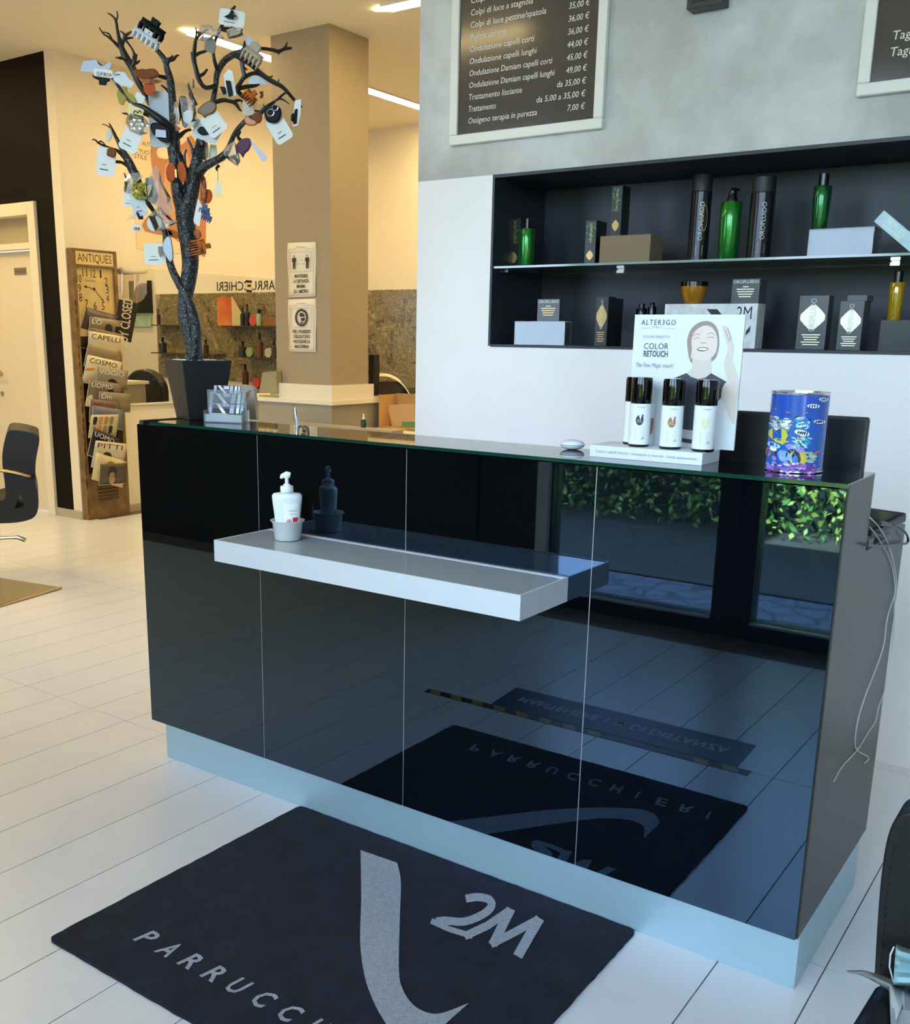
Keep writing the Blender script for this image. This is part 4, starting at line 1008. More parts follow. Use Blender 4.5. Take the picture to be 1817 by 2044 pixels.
def bcard(u0, u1, v, z0, z1, name, label, lean=0.35):
    up = (Z + ey * lean).normalized(); o = hp_(u0, v, z0); W_ = u1 - u0; H_ = z1 - z0
    t = thing('business_card', label, 'card', o + ex * W_ / 2, 'business cards in the acrylic holder')
    MB().obox(o + ex * W_ / 2 + up * H_ / 2, ex * W_ / 2, ey * 0.0008, up * H_ / 2).build('sheet', m_bcard, t)
    f = plane(o - ey * 0.0014, ex, up); mb = MB()
    def R_(x0, y0, x1, y1, mi): mb.face([f(x0 * W_, y0 * H_), f(x1 * W_, y0 * H_), f(x1 * W_, y1 * H_), f(x0 * W_, y1 * H_)], mi)
    R_(0.0, 0.05, 0.10, 0.97, 0); R_(0.60, 0.06, 0.72, 0.95, 0); R_(0.78, 0.06, 0.86, 0.95, 1); R_(0.90, 0.06, 0.98, 0.95, 0); R_(0.36, 0.55, 0.57, 0.95, 0)
    mb.face([f(0.13 * W_, 0.97 * H_), f(0.22 * W_, 0.97 * H_), f(0.50 * W_, 0.06 * H_), f(0.40 * W_, 0.06 * H_)][::-1], 1)
    mb.text('2M', lambda p, q: f(0.40 * W_ + p, 0.62 * H_ + q) - ey * 0.0004, H_ * 0.3, width=W_ * 0.15, mi=1)
    R_(0.04, -0.02, 0.55, 0.02, 1)
    mb.build('print', [m_sil, m_wpr], t)
bcard(0.004, w_ - 0.006, 0.024, 0.026, 0.068, 'c', 'black and silver business card at the front of the holder')
bcard(0.004, w_ - 0.004, 0.031, 0.056, 0.094, 'c', 'black and silver business card standing behind the first')
bcard(0.016, w_ * 0.82, 0.040, 0.085, 0.112, 'c', 'black and silver business card sticking up highest in the holder', 0.3)
pb = thing('paper_box', 'open pale brown paper box behind the business cards', 'box', Zp(500, 838, DH) + ey * 0.03)
q = [PL(*p, Zp(505, 836, DH), FH) for p in ((470, 836), (512, 838), (507, 775), (484, 768), (470, 790))]
MB().prism(q, FH * 0.05).build('carton', M('pale_kraft', '#c3b39d', 0.6), pb)
q = [PL(*p, Zp(505, 836, DH) - FH * 0.002, FH) for p in ((484, 790), (501, 777), (488, 805))]
MB().face(q).build('flap', M('orange_kraft', '#b07f3f', 0.6), pb, solid=0.001)

# ================================================================== pot and branch tree
TD = 3.10
BASE = Zp(378, 839, DH)
Tc = (BASE - CAM).dot(FH)
def tp_(px, py, off=0.0):
    d = ray(px, py); return CAM + d * ((Tc + 0.075 + off) / d.dot(FH))
PC = BASE + FH * 0.075; PC.z = DH
tree = thing('decorative_tree', 'black glittering branch tree in a square black pot on the desk', 'tree', PC)
s_t, s_b = 0.163, 0.112; Aang = math.radians(56)
dl = RH * math.cos(Aang) - FH * math.sin(Aang)           # along the left face, towards the camera
dr = RH * math.sin(Aang) + FH * math.cos(Aang)           # along the right face
zt_ = tp_(388, 718).z
tc_ = V(PC); 
pot = MB()
fr_b = V(BASE)
cb = fr_b + (-dl + dr) * (s_b / 2); cb.z = DH
ct = V((cb.x, cb.y, zt_))
def sq(c, s): return [c + dl * s / 2 - dr * s / 2, c + dl * s / 2 + dr * s / 2, c - dl * s / 2 + dr * s / 2, c - dl * s / 2 - dr * s / 2]
pot._grid([sq(cb + Z * 0.0005, s_b), sq(ct, s_t), sq(ct, s_t - 0.012), sq(ct - Z * 0.012, s_t - 0.014)], 0, False)
pot.build('pot', M('black_resin_pot', '#1d1f20', 0.45), tree, bevel=0.0015)
gv = MB(); rg = random.Random(4)
for i in range(150):
    u, v = rg.uniform(-0.072, 0.072), rg.uniform(-0.072, 0.072)
    gv.ball(ct + dl * u + dr * v - Z * rg.uniform(0.004, 0.010), rg.uniform(0.004, 0.008), 6)
o = gv.build('gravel', M('white_gravel', '#e6e8ea', 0.7), tree); o['kind'] = 'stuff'
PXM = FPX / (Tc + 0.075)
m_bark = bpy.data.materials.new('black_glitter_bark'); m_bark.use_nodes = True
nt = m_bark.node_tree; b = nt.nodes['Principled BSDF']; tc = nt.nodes.new('ShaderNodeTexCoord')
n1 = nt.nodes.new('ShaderNodeTexNoise'); n1.inputs['Scale'].default_value = 420; n1.inputs['Detail'].default_value = 1
nt.links.new(tc.outputs['Object'], n1.inputs['Vector']); rr = nt.nodes.new('ShaderNodeValToRGB'); rr.color_ramp.elements[0].position = 0.68; rr.color_ramp.elements[0].color = lin('#131514'); rr.color_ramp.elements[1].position = 0.72; rr.color_ramp.elements[1].color = lin('#e6ecf0')
nt.links.new(n1.outputs['Fac'], rr.inputs['Fac']); nt.links.new(rr.outputs['Color'], b.inputs['Base Color']); b.inputs['Roughness'].default_value = 0.33
n2 = nt.nodes.new('ShaderNodeTexNoise'); n2.inputs['Scale'].default_value = 60; n2.inputs['Detail'].default_value = 5; nt.links.new(tc.outputs['Object'], n2.inputs['Vector'])
bp = nt.nodes.new('ShaderNodeBump'); bp.inputs['Strength'].default_value = 0.8; bp.inputs['Distance'].default_value = 0.01; nt.links.new(n2.outputs['Fac'], bp.inputs['Height']); nt.links.new(bp.outputs['Normal'], b.inputs['Normal'])
m_twig = M('dark_brown_twig', '#1c1712', 0.4, noise=0.3, nscale=60)
def limb(pts, name, mat, n=9, k=4):
    pp = spline([(p[0], p[1], p[2], p[3] if len(p) > 3 else 0.0) for p in pts], k)
    return MB().tube([tp_(p[0], p[1], p[3]) for p in pp], [max(0.4, p[2]) / PXM for p in pp], n).build(name, mat, tree)
limb([(387, 722, 18), (386, 690, 17), (378, 655, 18), (372, 625, 18), (370, 595, 15), (376, 560, 15), (380, 525, 16), (377, 485, 17), (372, 450, 18), (370, 425, 19), (370, 408, 19)], 'trunk', m_bark, 14)
limb([(388, 715, 10, -0.02), (392, 670, 10, -0.025), (386, 630, 10, -0.025), (372, 590, 9, -0.02), (357, 565, 8, -0.01), (342, 533, 7), (333, 490, 7, 0.02), (330, 465, 6, 0.03), (318, 438, 4, 0.02), (303, 416, 4, 0.0), (287, 392, 6), (272, 355, 8), (258, 325, 8), (245, 300, 5), (233, 277, 3.5), (224, 258, 2.5), (218, 246, 1.2)], 'branch', m_bark, 10)
limb([(368, 425, 15), (356, 390, 12), (351, 350, 11), (348, 315, 11), (346, 285, 13), (344, 255, 12), (345, 225, 9), (343, 190, 8), (340, 160, 7), (334, 138, 6), (328, 118, 5), (312, 98, 4), (297, 82, 3), (290, 70, 2)], 'branch', m_bark, 12)
limb([(372, 425, 15), (381, 390, 14), (388, 352, 13), (394, 315, 11), (399, 288, 9, 0.02), (408, 255, 7, 0.05), (422, 215, 5.5, 0.05), (430, 175, 5, 0.04), (434, 145, 6, 0.03), (448, 122, 6, 0.02), (465, 110, 6, 0.01), (485, 100, 4, 0.0), (489, 82, 2)], 'branch', m_bark, 12)
limb([(352, 300, 8), (362, 325, 8), (374, 348, 7), (386, 372, 8)], 'branch', m_bark)
limb([(386, 365, 10), (405, 335, 9, -0.03), (428, 322, 7, -0.05), (447, 310, 7, -0.06), (458, 292, 5, -0.06), (468, 268, 4.5, -0.05), (482, 250, 4.5, -0.05), (495, 238, 4.5, -0.05), (515, 230, 4, -0.05), (530, 216, 4, -0.05), (545, 205, 2.5, -0.04), (560, 197, 2), (578, 208, 1)], 'branch', m_bark)
limb([(346, 268, 9), (330, 247, 8, -0.03), (312, 233, 7, -0.04), (285, 214, 5, -0.05), (265, 207, 4, -0.05), (250, 190, 3.5, -0.05), (236, 172, 3, -0.05), (226, 158, 2.5), (214, 140, 2), (195, 125, 1)], 'branch', m_twig)
limb([(316, 232, 6, 0.02), (300, 208, 5, 0.04), (288, 185, 5, 0.05), (277, 165, 6, 0.05), (264, 135, 7, 0.05), (250, 112, 7, 0.05), (243, 96, 5.5, 0.05), (238, 78, 4, 0.05), (234, 58, 3, 0.05), (231, 40, 2.5, 0.05), (222, 30, 1.5), (215, 26, 1)], 'branch', m_twig)
for tw in ([(232, 42, 2), (235, 32, 1.5), (233, 22, 1)], [(241, 97, 3.5, .05), (228, 84, 3, .05), (215, 73, 2), (207, 68, 1.5), (198, 55, 1)], [(224, 80, 2, .05), (218, 68, 1.5), (206, 64, 1)], [(243, 92, 4, .05), (250, 72, 3.5, .05), (263, 63, 1.5)], [(250, 74, 3), (246, 66, 2), (240, 62, 1)], [(252, 77, 2.5), (266, 75, 1.5)],
           [(251, 80, 2.5), (262, 95, 2), (268, 108, 3), (266, 118, 3), (272, 126, 3), (280, 120, 1)], [(255, 118, 3, .05), (242, 116, 3), (231, 115, 1)], [(264, 135, 4), (270, 122, 3), (273, 108, 1.5)],
           [(332, 130, 5), (336, 120, 5), (346, 118, 4), (353, 111, 2), (358, 111, 1.5)], [(334, 124, 4), (341, 117, 3), (345, 110, 1)], [(341, 158, 4), (330, 155, 4), (318, 152, 3), (305, 148, 2)], [(338, 186, 3), (332, 178, 2.5), (322, 170, 1.5)],
           [(336, 250, 6, -.02), (318, 240, 5), (300, 232, 4), (282, 226, 3), (262, 228, 3), (244, 226, 1)], [(252, 318, 5), (236, 302, 3.5), (222, 297, 3), (208, 291, 2.5), (196, 285, 2), (190, 279, 1.5), (184, 279, 1)], [(196, 285, 1.5), (202, 282, 1.5), (208, 287, 1.2), (212, 293, 1)], [(224, 258, 1.5), (212, 250, 1), (204, 248, 0.8)],
           [(262, 338, 4), (245, 325, 3), (232, 323, 3), (220, 321, 1)], [(272, 362, 3), (278, 348, 2), (270, 336, 1)], [(348, 275, 6), (358, 272, 5), (370, 262, 3), (382, 258, 3)], [(386, 330, 4), (384, 300, 3), (376, 280, 2), (374, 274, 1)], [(370, 340, 4), (368, 312, 2.5), (372, 298, 2)],
           [(430, 172, 5, .03), (410, 175, 4), (398, 160, 5), (392, 140, 5), (388, 122, 4.5), (388, 105, 4), (390, 85, 3.5), (392, 70, 2), (391, 55, 1.2)], [(389, 112, 3), (398, 106, 3), (408, 103, 2.5), (418, 98, 2)], [(392, 78, 2.5), (404, 66, 2), (423, 53, 1.2)], [(396, 152, 3.5), (406, 148, 3), (414, 138, 2)], [(385, 125, 2), (383, 112, 2), (382, 104, 1.5)],
           [(434, 140, 4, .02), (428, 120, 3.5), (426, 100, 3), (432, 75, 3), (440, 58, 3.5), (446, 45, 3.5), (452, 32, 4), (462, 22, 4), (470, 12, 2)], [(438, 57, 3), (455, 60, 5), (468, 60, 3), (485, 60, 1.5)], [(462, 58, 3), (466, 50, 1.5)], [(462, 30, 4), (472, 32, 1.5)],
           [(470, 110, 5, .0), (488, 120, 5, -.02), (505, 132, 4.5, -.03), (525, 150, 4.5, -.03), (545, 163, 4.5, -.03), (562, 172, 4, -.03), (575, 185, 3.5), (588, 200, 3), (598, 207, 2)], [(590, 200, 2.5), (598, 210, 2), (604, 214, 1)], [(486, 104, 4), (505, 97, 3.5), (525, 97, 3), (545, 100, 3.5), (556, 103, 3.5), (568, 98, 3), (583, 96, 2.5)], [(566, 98, 2.5), (572, 90, 2), (573, 84, 1)], [(555, 103, 3), (557, 109, 1)],
           [(482, 118, 4.5), (485, 138, 4), (487, 152, 4), (480, 165, 4), (473, 178, 4.5), (482, 190, 4), (492, 198, 3)], [(487, 155, 4), (500, 148, 3.5), (515, 147, 4), (530, 155, 3.5), (545, 165, 3)], [(475, 177, 4), (495, 173, 4), (510, 171, 3), (519, 168, 1)], [(484, 135, 2.5), (490, 137, 2), (494, 140, 1)], [(535, 155, 2), (545, 152, 1)], [(554, 168, 2), (557, 158, 1)],
           [(428, 205, 4), (445, 200, 4), (458, 202, 3.5), (470, 206, 4), (478, 218, 2.5), (483, 222, 1)], [(465, 204, 3), (478, 200, 2.5), (487, 205, 1)], [(405, 290, 5), (398, 270, 4), (394, 260, 2)], [(378, 185, 2), (383, 195, 4), (392, 210, 3)], [(376, 165, 1), (378, 178, 2.5), (384, 192, 3)], [(386, 158, 1), (386, 175, 2)],
           [(552, 200, 2), (566, 188, 2), (573, 184, 1.5), (574, 178, 1)], [(438, 330, 3), (432, 336, 2.5), (435, 342, 1)], [(447, 312, 3), (460, 300, 2)], [(470, 262, 3), (480, 262, 2), (475, 272, 3), (480, 280, 4)], [(528, 218, 2), (526, 208, 1)], [(497, 240, 3), (505, 222, 2), (518, 222, 1.5)], [(354, 385, 4), (366, 375, 3), (376, 350, 3), (378, 335, 3)],
           [(296, 410, 3), (310, 425, 3), (326, 440, 2)], [(248, 345, 1), (252, 356, 2), (258, 366, 2)], [(298, 233, 3), (290, 222, 2), (278, 215, 1)]):
    limb(tw, 'twig', m_twig, 6, 3)

# ------------------------------------------------------------------ hair accessories hanging on the tree
GR = 'hair accessories hanging on the branch tree'
m_tag = M('white_price_card', '#e6e2d8', 0.5); m_tagink = M('card_ink', '#30302e', 0.6)
m_bag = clear('clear_bag', '#f6f4ee', 0.14, 0.84, 1.25)
def frame2(px, py, off, ang, tilt=0.0):
    o = tp_(px, py, off); c_, s__ = math.cos(ang), math.sin(ang)
    r = RH * c_ - Z * s__; u = Z * c_ + RH * s__
    if tilt: r = (r * math.cos(tilt) + FH * math.sin(tilt))
    n = r.cross(u)
    return o, r, u, n
def cardpart(mb, o, r, u, n, w, h, mi=0):
    k = 0.12 * min(w, h)
    pts = [(-w / 2 + k, -h / 2), (w / 2 - k, -h / 2), (w / 2, -h / 2 + k), (w / 2, h / 2 - k), (w / 2 - k, h / 2), (-w / 2 + k, h / 2), (-w / 2, h / 2 - k), (-w / 2, -h / 2 + k)]
    mb.prism([o + r * x + u * y for x, y in pts], n * -0.0008, mi)
def add_card(t, px, py, w, h, ang, off=-0.03, mat=None, tilt=0.0, ink=True):
    o, r, u, n = frame2(px, py, off, ang, tilt); w, h = w / PXM, h / PXM
    mb = MB(); cardpart(mb, o, r, u, n, w, h)
    mb.build('card', mat or m_tag, t)
    if ink:
        k = MB(); s = -1 if n.dot(FH) < 0 else 1
        q = o - FH * 0.0014
        k.face([q + r * (-w * 0.3) + u * (-h * 0.30), q + r * (w * 0.15) + u * (-h * 0.30), q + r * (w * 0.15) + u * (-h * 0.265), q + r * (-w * 0.3) + u * (-h * 0.265)])
        k.face([q + r * (-w * 0.2) + u * (-h * 0.12), q + r * (w * 0.05) + u * (-h * 0.12), q + r * (w * 0.05) + u * (-h * 0.10), q + r * (-w * 0.2) + u * (-h * 0.10)])
        k.build('print', m_tagink, t)
def claw(t, px, py, w, h, ang, mat, off=-0.045, teeth=5, name='clip'):
    """a hair claw: two curved jaws with teeth and grips"""
    o, r, u, n = frame2(px, py, off, ang); w, h = w / PXM, h / PXM; d = min(w, h) * 0.35
    mb = MB()
    for sg in (-1, 1):
        rows = []
        for i in range(5):
            a = PI * 0.5 * i / 4
            rows.append([o + r * (w * 0.5 * x * (1 - 0.15 * i / 4)) + u * (h * 0.25 * math.sin(a)) + FH * (sg * d * 0.5 * math.cos(a)) for x in (-1, -0.5, 0, 0.5, 1)])
        mb.sheet(rows)
        for i in range(teeth):
            x = -0.9 + 1.8 * i / (teeth - 1); q = o + r * (w * 0.5 * x) + FH * (sg * d * 0.5)
            mb.tube([q, q - u * h * 0.22 - FH * sg * d * 0.1, q - u * h * 0.45 - FH * sg * d * 0.45], [w * 0.055, w * 0.045, w * 0.012], 5)
    mb.tube([o + r * (w * -0.5) + u * h * 0.25, o + u * h * 0.27, o + r * (w * 0.5) + u * h * 0.25], h * 0.06, 6)
    mb.build(name, mat, t, solid=0.0018)
    g = MB()
    for sg in (-1, 1):
        g.obox(o + u * h * 0.42 + FH * sg * d * 0.4, r * w * 0.16, (FH * sg * 0.3 + u).normalized() * h * 0.16, FH * 0.001)
    g.build('grip', mat, t, bevel=0.001)
def disc(t, px, py, w, h, ang, mat, off=-0.045, name='disc', th=0.003):
    o, r, u, n = frame2(px, py, off, ang); w, h = w / PXM / 2, h / PXM / 2
    MB().prism([o + r * w * math.cos(a) + u * h * math.sin(a) for a in [2 * PI * i / 22 for i in range(22)]], FH * th).build(name, mat, t, bevel=th * 0.3)
def poly(t, pts, mat, off=-0.04, name='piece', th=0.0015, k=0):
    if k: pts = smoothpts(pts, k)
    return MB().prism([tp_(x, y, off) for x, y in pts], FH * th).build(name, mat, t, bevel=th * 0.45 if th >= 0.004 else 0.0)
def bag(t, pts, off=-0.06, name='clear_bag'):
    """a crumpled see-through bag with front and back"""
    mb = MB(); cx = sum(p[0] for p in pts) / len(pts); cy = sum(p[1] for p in pts) / len(pts); rg = random.Random(int(cx))
    for s in (0, 1):
        o = off + s * 0.03
        ring = [tp_(x, y, off + 0.015) for x, y in pts]
        mid = [tp_(cx + (x - cx) * 0.55 + rg.uniform(-2, 2), cy + (y - cy) * 0.55 + rg.uniform(-2, 2), o + rg.uniform(-0.006, 0.006)) for x, y in pts]
        n = len(pts)
        for i in range(n):
            mb.face([ring[i], ring[(i + 1) % n], mid[(i + 1) % n], mid[i]])
        c = tp_(cx, cy, o)
        for i in range(n): mb.face([mid[i], mid[(i + 1) % n], c])
    mb.build(name, m_bag, t)
def ornament(px, py, label, cat='hair clip', name='hair_clip'):
    return thing(name, label, cat, tp_(px, py, -0.03), GR)
K = M('black_clip_plastic', '#0c0c0d', 0.55, ior=1.3); BR = M('brown_clip_plastic', '#7a3c0e', 0.55, ior=1.3); AM = M('amber_clip_plastic', '#8a4a14', 0.55, ior=1.3); ORG = M('rust_clip_plastic', '#b84e0c', 0.55, ior=1.3)
BEI = M('beige_clip_plastic', '#b3a589', 0.55, ior=1.3); OLV = M('olive_clip_plastic', '#a8973a', 0.55, ior=1.3); PUR = M('purple_clip_plastic', '#5a3a55', 0.55, ior=1.3); BLU = M('blue_clip_plastic', '#55668a', 0.55, ior=1.3); GRY = M('grey_clip_plastic', '#857f72', 0.55, ior=1.3); SIL = M('silver_clip_metal', '#c9cbd0', 0.2, 0.8)
TOR = M('tortoiseshell', '#6b2e06', 0.4, ior=1.3, nscale=60, hex2='#c8690e'); PAL = M('pale_card', '#c9cfcf', 0.5); LAV = M('lavender_grey_card', '#b9bccb', 0.4); YEL = M('cream_yellow_card', '#ead596', 0.5)
t = ornament(298, 65, 'black and white striped claw clip at the tip of a bare branch'); claw(t, 303, 60, 46, 34, 0.55, K); claw(t, 292, 76, 50, 24, 0.55, M('white_clip_plastic', '#d6dada', 0.3), -0.05, 6, 'white_bar')
t = ornament(463, 37, 'dark bird-shaped clip on a white card, on the topmost twig'); add_card(t, 463, 36, 46, 27, 0.15); poly(t, [(447, 33), (457, 28), (462, 19), (467, 22), (466, 29), (474, 32), (467, 34), (466, 38), (455, 36)], K, -0.045, 'bird_clip', 0.003)
t = ornament(415, 62, 'clear crumpled bag with a bow, beside the ceiling light', 'bag', 'gift_bag'); bag(t, [(393, 62), (400, 50), (418, 50), (430, 60), (442, 55), (440, 66), (448, 78), (430, 72), (412, 84), (396, 80)])
t = ornament(470, 66, 'small clear bag with pale clip under the topmost twig', 'bag', 'gift_bag'); bag(t, [(452, 60), (466, 54), (482, 58), (486, 70), (470, 76), (455, 78)]); disc(t, 466, 64, 12, 10, 0, BEI)
t = ornament(420, 88, 'grey leaf-shaped comb hanging on a thin branch'); poly(t, [(408, 92), (411, 80), (420, 75), (428, 78), (431, 90), (428, 106), (418, 104), (409, 100)], GRY, -0.045, 'comb', 0.004, 3)
t = ornament(506, 105, 'beige claw clip with long teeth and round grip'); claw(t, 504, 112, 36, 34, 0.6, BEI); disc(t, 510, 93, 22, 16, 0.6, BEI, -0.05, 'grip')
t = ornament(498, 82, 'pale triangular price card above the beige claw clip', 'card', 'price_card'); poly(t, [(492, 68), (500, 76), (511, 82), (508, 90), (494, 92), (490, 84)], LAV, -0.03, 'card')
t = ornament(203, 140, 'black bow clip under a lavender sheet with lettered band, at the outermost twig'); poly(t, [(160, 142), (166, 122), (192, 119), (197, 130), (207, 132), (216, 124), (223, 127), (217, 141), (200, 146)], LAV, -0.03, 'sheet')
add_card(t, 206, 146, 34, 13, 0.1, -0.05, m_tag, ink=False); mb = MB(); o, r, u, n = frame2(192, 150, -0.052, 0.1); mb.text('CLIP BOW', plane(o, r, u), 0.014, width=0.045); mb.build('lettering', m_tagink, t)
poly(t, [(183, 148), (200, 153), (219, 156), (219, 162), (213, 163), (212, 170), (197, 169), (197, 160), (186, 155)], K, -0.048, 'bow', 0.006)
t = ornament(255, 165, 'white packet with a small black line, folded over a branch', 'packet', 'clip_packet'); poly(t, [(224, 150), (236, 142), (250, 145), (255, 155), (268, 166), (262, 176), (240, 170), (228, 162)], M('packet_white', '#cdd2d0', 0.4), -0.05, 'sheet'); mb = MB(); stroke(mb, [(228, 149), (240, 149)], 1.6, lambda a, b_: tp_(a, b_, -0.053)); mb.build('print', m_tagink, t)
t = ornament(252, 190, 'olive yellow bow clip with a white tag'); poly(t, [(233, 182), (242, 174), (252, 172), (254, 184), (262, 186), (270, 196), (272, 206), (262, 208), (252, 198), (246, 210), (238, 206), (234, 194)], OLV, -0.055, 'bow', 0.006, 2); add_card(t, 278, 196, 18, 16, 0.6, -0.05, ink=False)
t = ornament(293, 150, 'brown jagged claw clip with an amber oval grip'); poly(t, [(266, 140), (270, 136), (276, 139), (282, 136), (290, 138), (298, 136), (308, 136), (316, 144), (317, 152), (300, 158), (282, 158), (270, 152)], BR, -0.05, 'jaw', 0.010); disc(t, 298, 176, 22, 24, 0.2, ORG, -0.05, 'grip'); poly(t, [(274, 154), (322, 160), (322, 164), (300, 168), (284, 166)], TOR, -0.055, 'bar', 0.004)
t = ornament(318, 238, 'tall grey card carrying a black slide with silver plate'); add_card(t, 318, 238, 37, 96, 0.0, -0.02, M('blue_grey_card', '#a9b0b4', 0.4), ink=False); poly(t, [(300, 248), (312, 244), (330, 252), (340, 262), (338, 284), (322, 282), (304, 266)], K, -0.05, 'slide', 0.006, 2); poly(t, [(311, 258), (331, 260), (332, 275), (310, 273)], LAV, -0.058, 'plate', 0.002)
t = ornament(262, 255, 'silver flower clip in a clear bag with a long white card'); add_card(t, 262, 276, 34, 48, 0.45, -0.05); bag(t, [(252, 234), (262, 226), (286, 232), (300, 250), (296, 266), (280, 270), (260, 262), (251, 246)], -0.075); mb = MB()
for i in range(6):
    a = i * PI / 3; q = tp_(274 + 11 * math.cos(a), 248 + 10 * math.sin(a), -0.06); mb.ball(q, (0.012, 0.004, 0.010), 8, a=RH, b=FH)
mb.build('flower', SIL, t)
t = ornament(271, 219, 'cream yellow card with two dark loops, above the silver flower', 'card', 'price_card'); add_card(t, 271, 220, 28, 22, 0.3, -0.055, YEL, ink=False); mb = MB()
for cx in (270, 279): mb.tube([tp_(cx + 3.5 * math.cos(a), 226 - 5 * math.sin(a), -0.058) for a in [PI * i / 8 for i in range(9)]], 0.0012, 5)
mb.build('loops', m_tagink, t)
t = ornament(356, 235, 'long clear packet with an amber slide, on the main stem', 'packet', 'clip_packet'); bag(t, [(347, 205), (358, 200), (362, 230), (360, 258), (350, 262), (346, 240)], -0.07); poly(t, [(349, 243), (356, 242), (360, 258), (352, 262)], ORG, -0.055, 'slide', 0.004)
t = ornament(375, 225, 'black and white barrel clip in an upright cellophane sleeve'); poly(t, [(357, 196), (366, 192), (372, 196), (377, 230), (374, 252), (364, 250)], K, -0.055, 'black_arm', 0.006, 2); poly(t, [(364, 226), (374, 219), (386, 220), (391, 240), (386, 252), (374, 248), (366, 240)], M('white_clip_plastic', '#d6dada', 0.3), -0.065, 'white_band', 0.004); bag(t, [(358, 192), (388, 200), (394, 240), (384, 260), (366, 252)], -0.08)
t = ornament(408, 215, 'olive brown bow with white card hanging aslant below'); poly(t, [(392, 222), (402, 210), (418, 200), (430, 206), (432, 216), (424, 226), (412, 230), (408, 236), (402, 228)], M('olive_brown_ribbon', '#6b4f1e', 0.4), -0.07, 'bow', 0.008, 2); add_card(t, 427, 247, 36, 40, -0.62, -0.062)
t = ornament(408, 258, 'black dome clip on a wide pale grey card'); poly(t, [(384, 250), (392, 236), (404, 240), (438, 244), (442, 266), (436, 276), (428, 288), (384, 272)], PAL, -0.045, 'card'); poly(t, [(394, 258), (402, 252), (416, 258), (416, 266), (404, 269), (396, 265)], K, -0.055, 'dome', 0.010, 3)
t = ornament(452, 168, 'narrow white card with black rectangular barrette'); poly(t, [(446, 150), (456, 138), (464, 142), (472, 190), (456, 196), (450, 180)], m_tag, -0.05, 'card'); poly(t, [(450, 160), (460, 161), (465, 190), (456, 194)], K, -0.058, 'barrette', 0.004); poly(t, [(438, 172), (449, 173), (452, 186), (446, 190)], K, -0.056, 'clasp', 0.004)
t = ornament(515, 155, 'pale card with thin print behind the long arching branch', 'card', 'price_card'); poly(t, [(496, 160), (510, 145), (518, 144), (530, 156), (536, 160), (534, 168), (515, 170), (498, 170)], PAL, 0.0, 'card')
t = ornament(495, 196, 'small amber tortoiseshell claw clip near the pillar'); claw(t, 499, 194, 24, 26, 0.9, TOR); add_card(t, 496, 216, 22, 26, 0.1, -0.02, M('beige_card', '#cfc1a6', 0.5), ink=False)
t = ornament(521, 189, 'tiny brown bow charm hanging free'); poly(t, [(517, 183), (525, 181), (526, 190), (524, 196), (518, 196), (520, 189)], BR, -0.03, 'charm', 0.004)
t = ornament(500, 237, 'orange and brown apple-shaped claw clip'); poly(t, [(487, 236), (494, 230), (502, 236), (513, 240), (512, 248), (502, 251), (491, 248)], M('orange_clip_plastic', '#b8641c', 0.3), -0.07, 'lower_jaw', 0.008, 3); poly(t, [(502, 234), (506, 226), (516, 222), (523, 230), (521, 242), (513, 246), (508, 240)], BR, -0.075, 'upper_jaw', 0.008, 3)
t = ornament(545, 226, 'black round clip with rings on white card hanging aslant'); add_card(t, 558, 258, 34, 46, -0.55, -0.065); poly(t, [(528, 218), (538, 206), (550, 207), (562, 220), (558, 238), (548, 245), (534, 242), (528, 232)], K, -0.08, 'drum', 0.012, 3); mb = MB()
for cx, cy, rr_ in ((540, 225, 7), (549, 215, 6)): mb.tube([tp_(cx + rr_ * math.cos(a), cy + rr_ * math.sin(a), -0.083) for a in [2 * PI * i / 16 for i in range(16)]], 0.0016, 5, closed=True)
mb.build('rings', SIL, t)
t = ornament(593, 224, 'black and white clip card seen edge-on at the branch end'); poly(t, [(589, 200), (601, 198), (600, 228), (595, 250), (584, 253), (586, 225)], m_tag, -0.04, 'card', 0.002); poly(t, [(588, 218), (594, 216), (592, 246), (585, 248)], K, -0.046, 'barrette', 0.006); poly(t, [(581, 228), (587, 224), (586, 244), (580, 240)], K, -0.052, 'knob', 0.006)
t = ornament(484, 292, 'purple spiked claw clip with a pale ribbon tail'); poly(t, [(474, 284), (484, 276), (496, 274), (503, 282), (500, 292), (496, 300), (488, 306), (485, 316), (480, 308), (472, 300), (468, 292)], PUR, -0.08, 'claw', 0.012); poly(t, [(500, 276), (510, 290), (524, 302), (533, 314), (530, 322), (522, 320), (512, 304), (502, 288)], M('pale_ribbon', '#cdc6d4', 0.5), -0.078, 'ribbon', 0.002, 2)
t = ornament(462, 302, 'clear packet with a black slide, below the purple claw clip', 'packet', 'clip_packet'); bag(t, [(446, 300), (456, 288), (468, 282), (476, 300), (480, 322), (474, 332), (460, 322), (448, 312)], -0.10); poly(t, [(458, 312), (470, 308), (478, 322), (472, 328), (462, 320)], K, -0.085, 'slide', 0.004)
t = ornament(434, 365, 'brushed silver tulip-shaped clip hanging from a thread'); mb = MB()
mb.tube([tp_(435, 335, -0.05), tp_(435, 362, -0.05)], 0.0009, 5)
mb.build('thread', M('grey_thread', '#8f8878', 0.6), t); poly(t, [(425, 361), (430, 364), (435, 363), (439, 364), (443, 361), (441, 370), (442, 382), (438, 389), (431, 389), (428, 380), (429, 370)], M('dull_silver', '#8f8468', 0.3, 0.5), -0.05, 'tulip', 0.003, 2); poly(t, [(427, 391), (446, 391), (446, 393), (427, 392)], M('dull_silver', '#8f8468', 0.3, 0.5), -0.05, 'bar', 0.003)
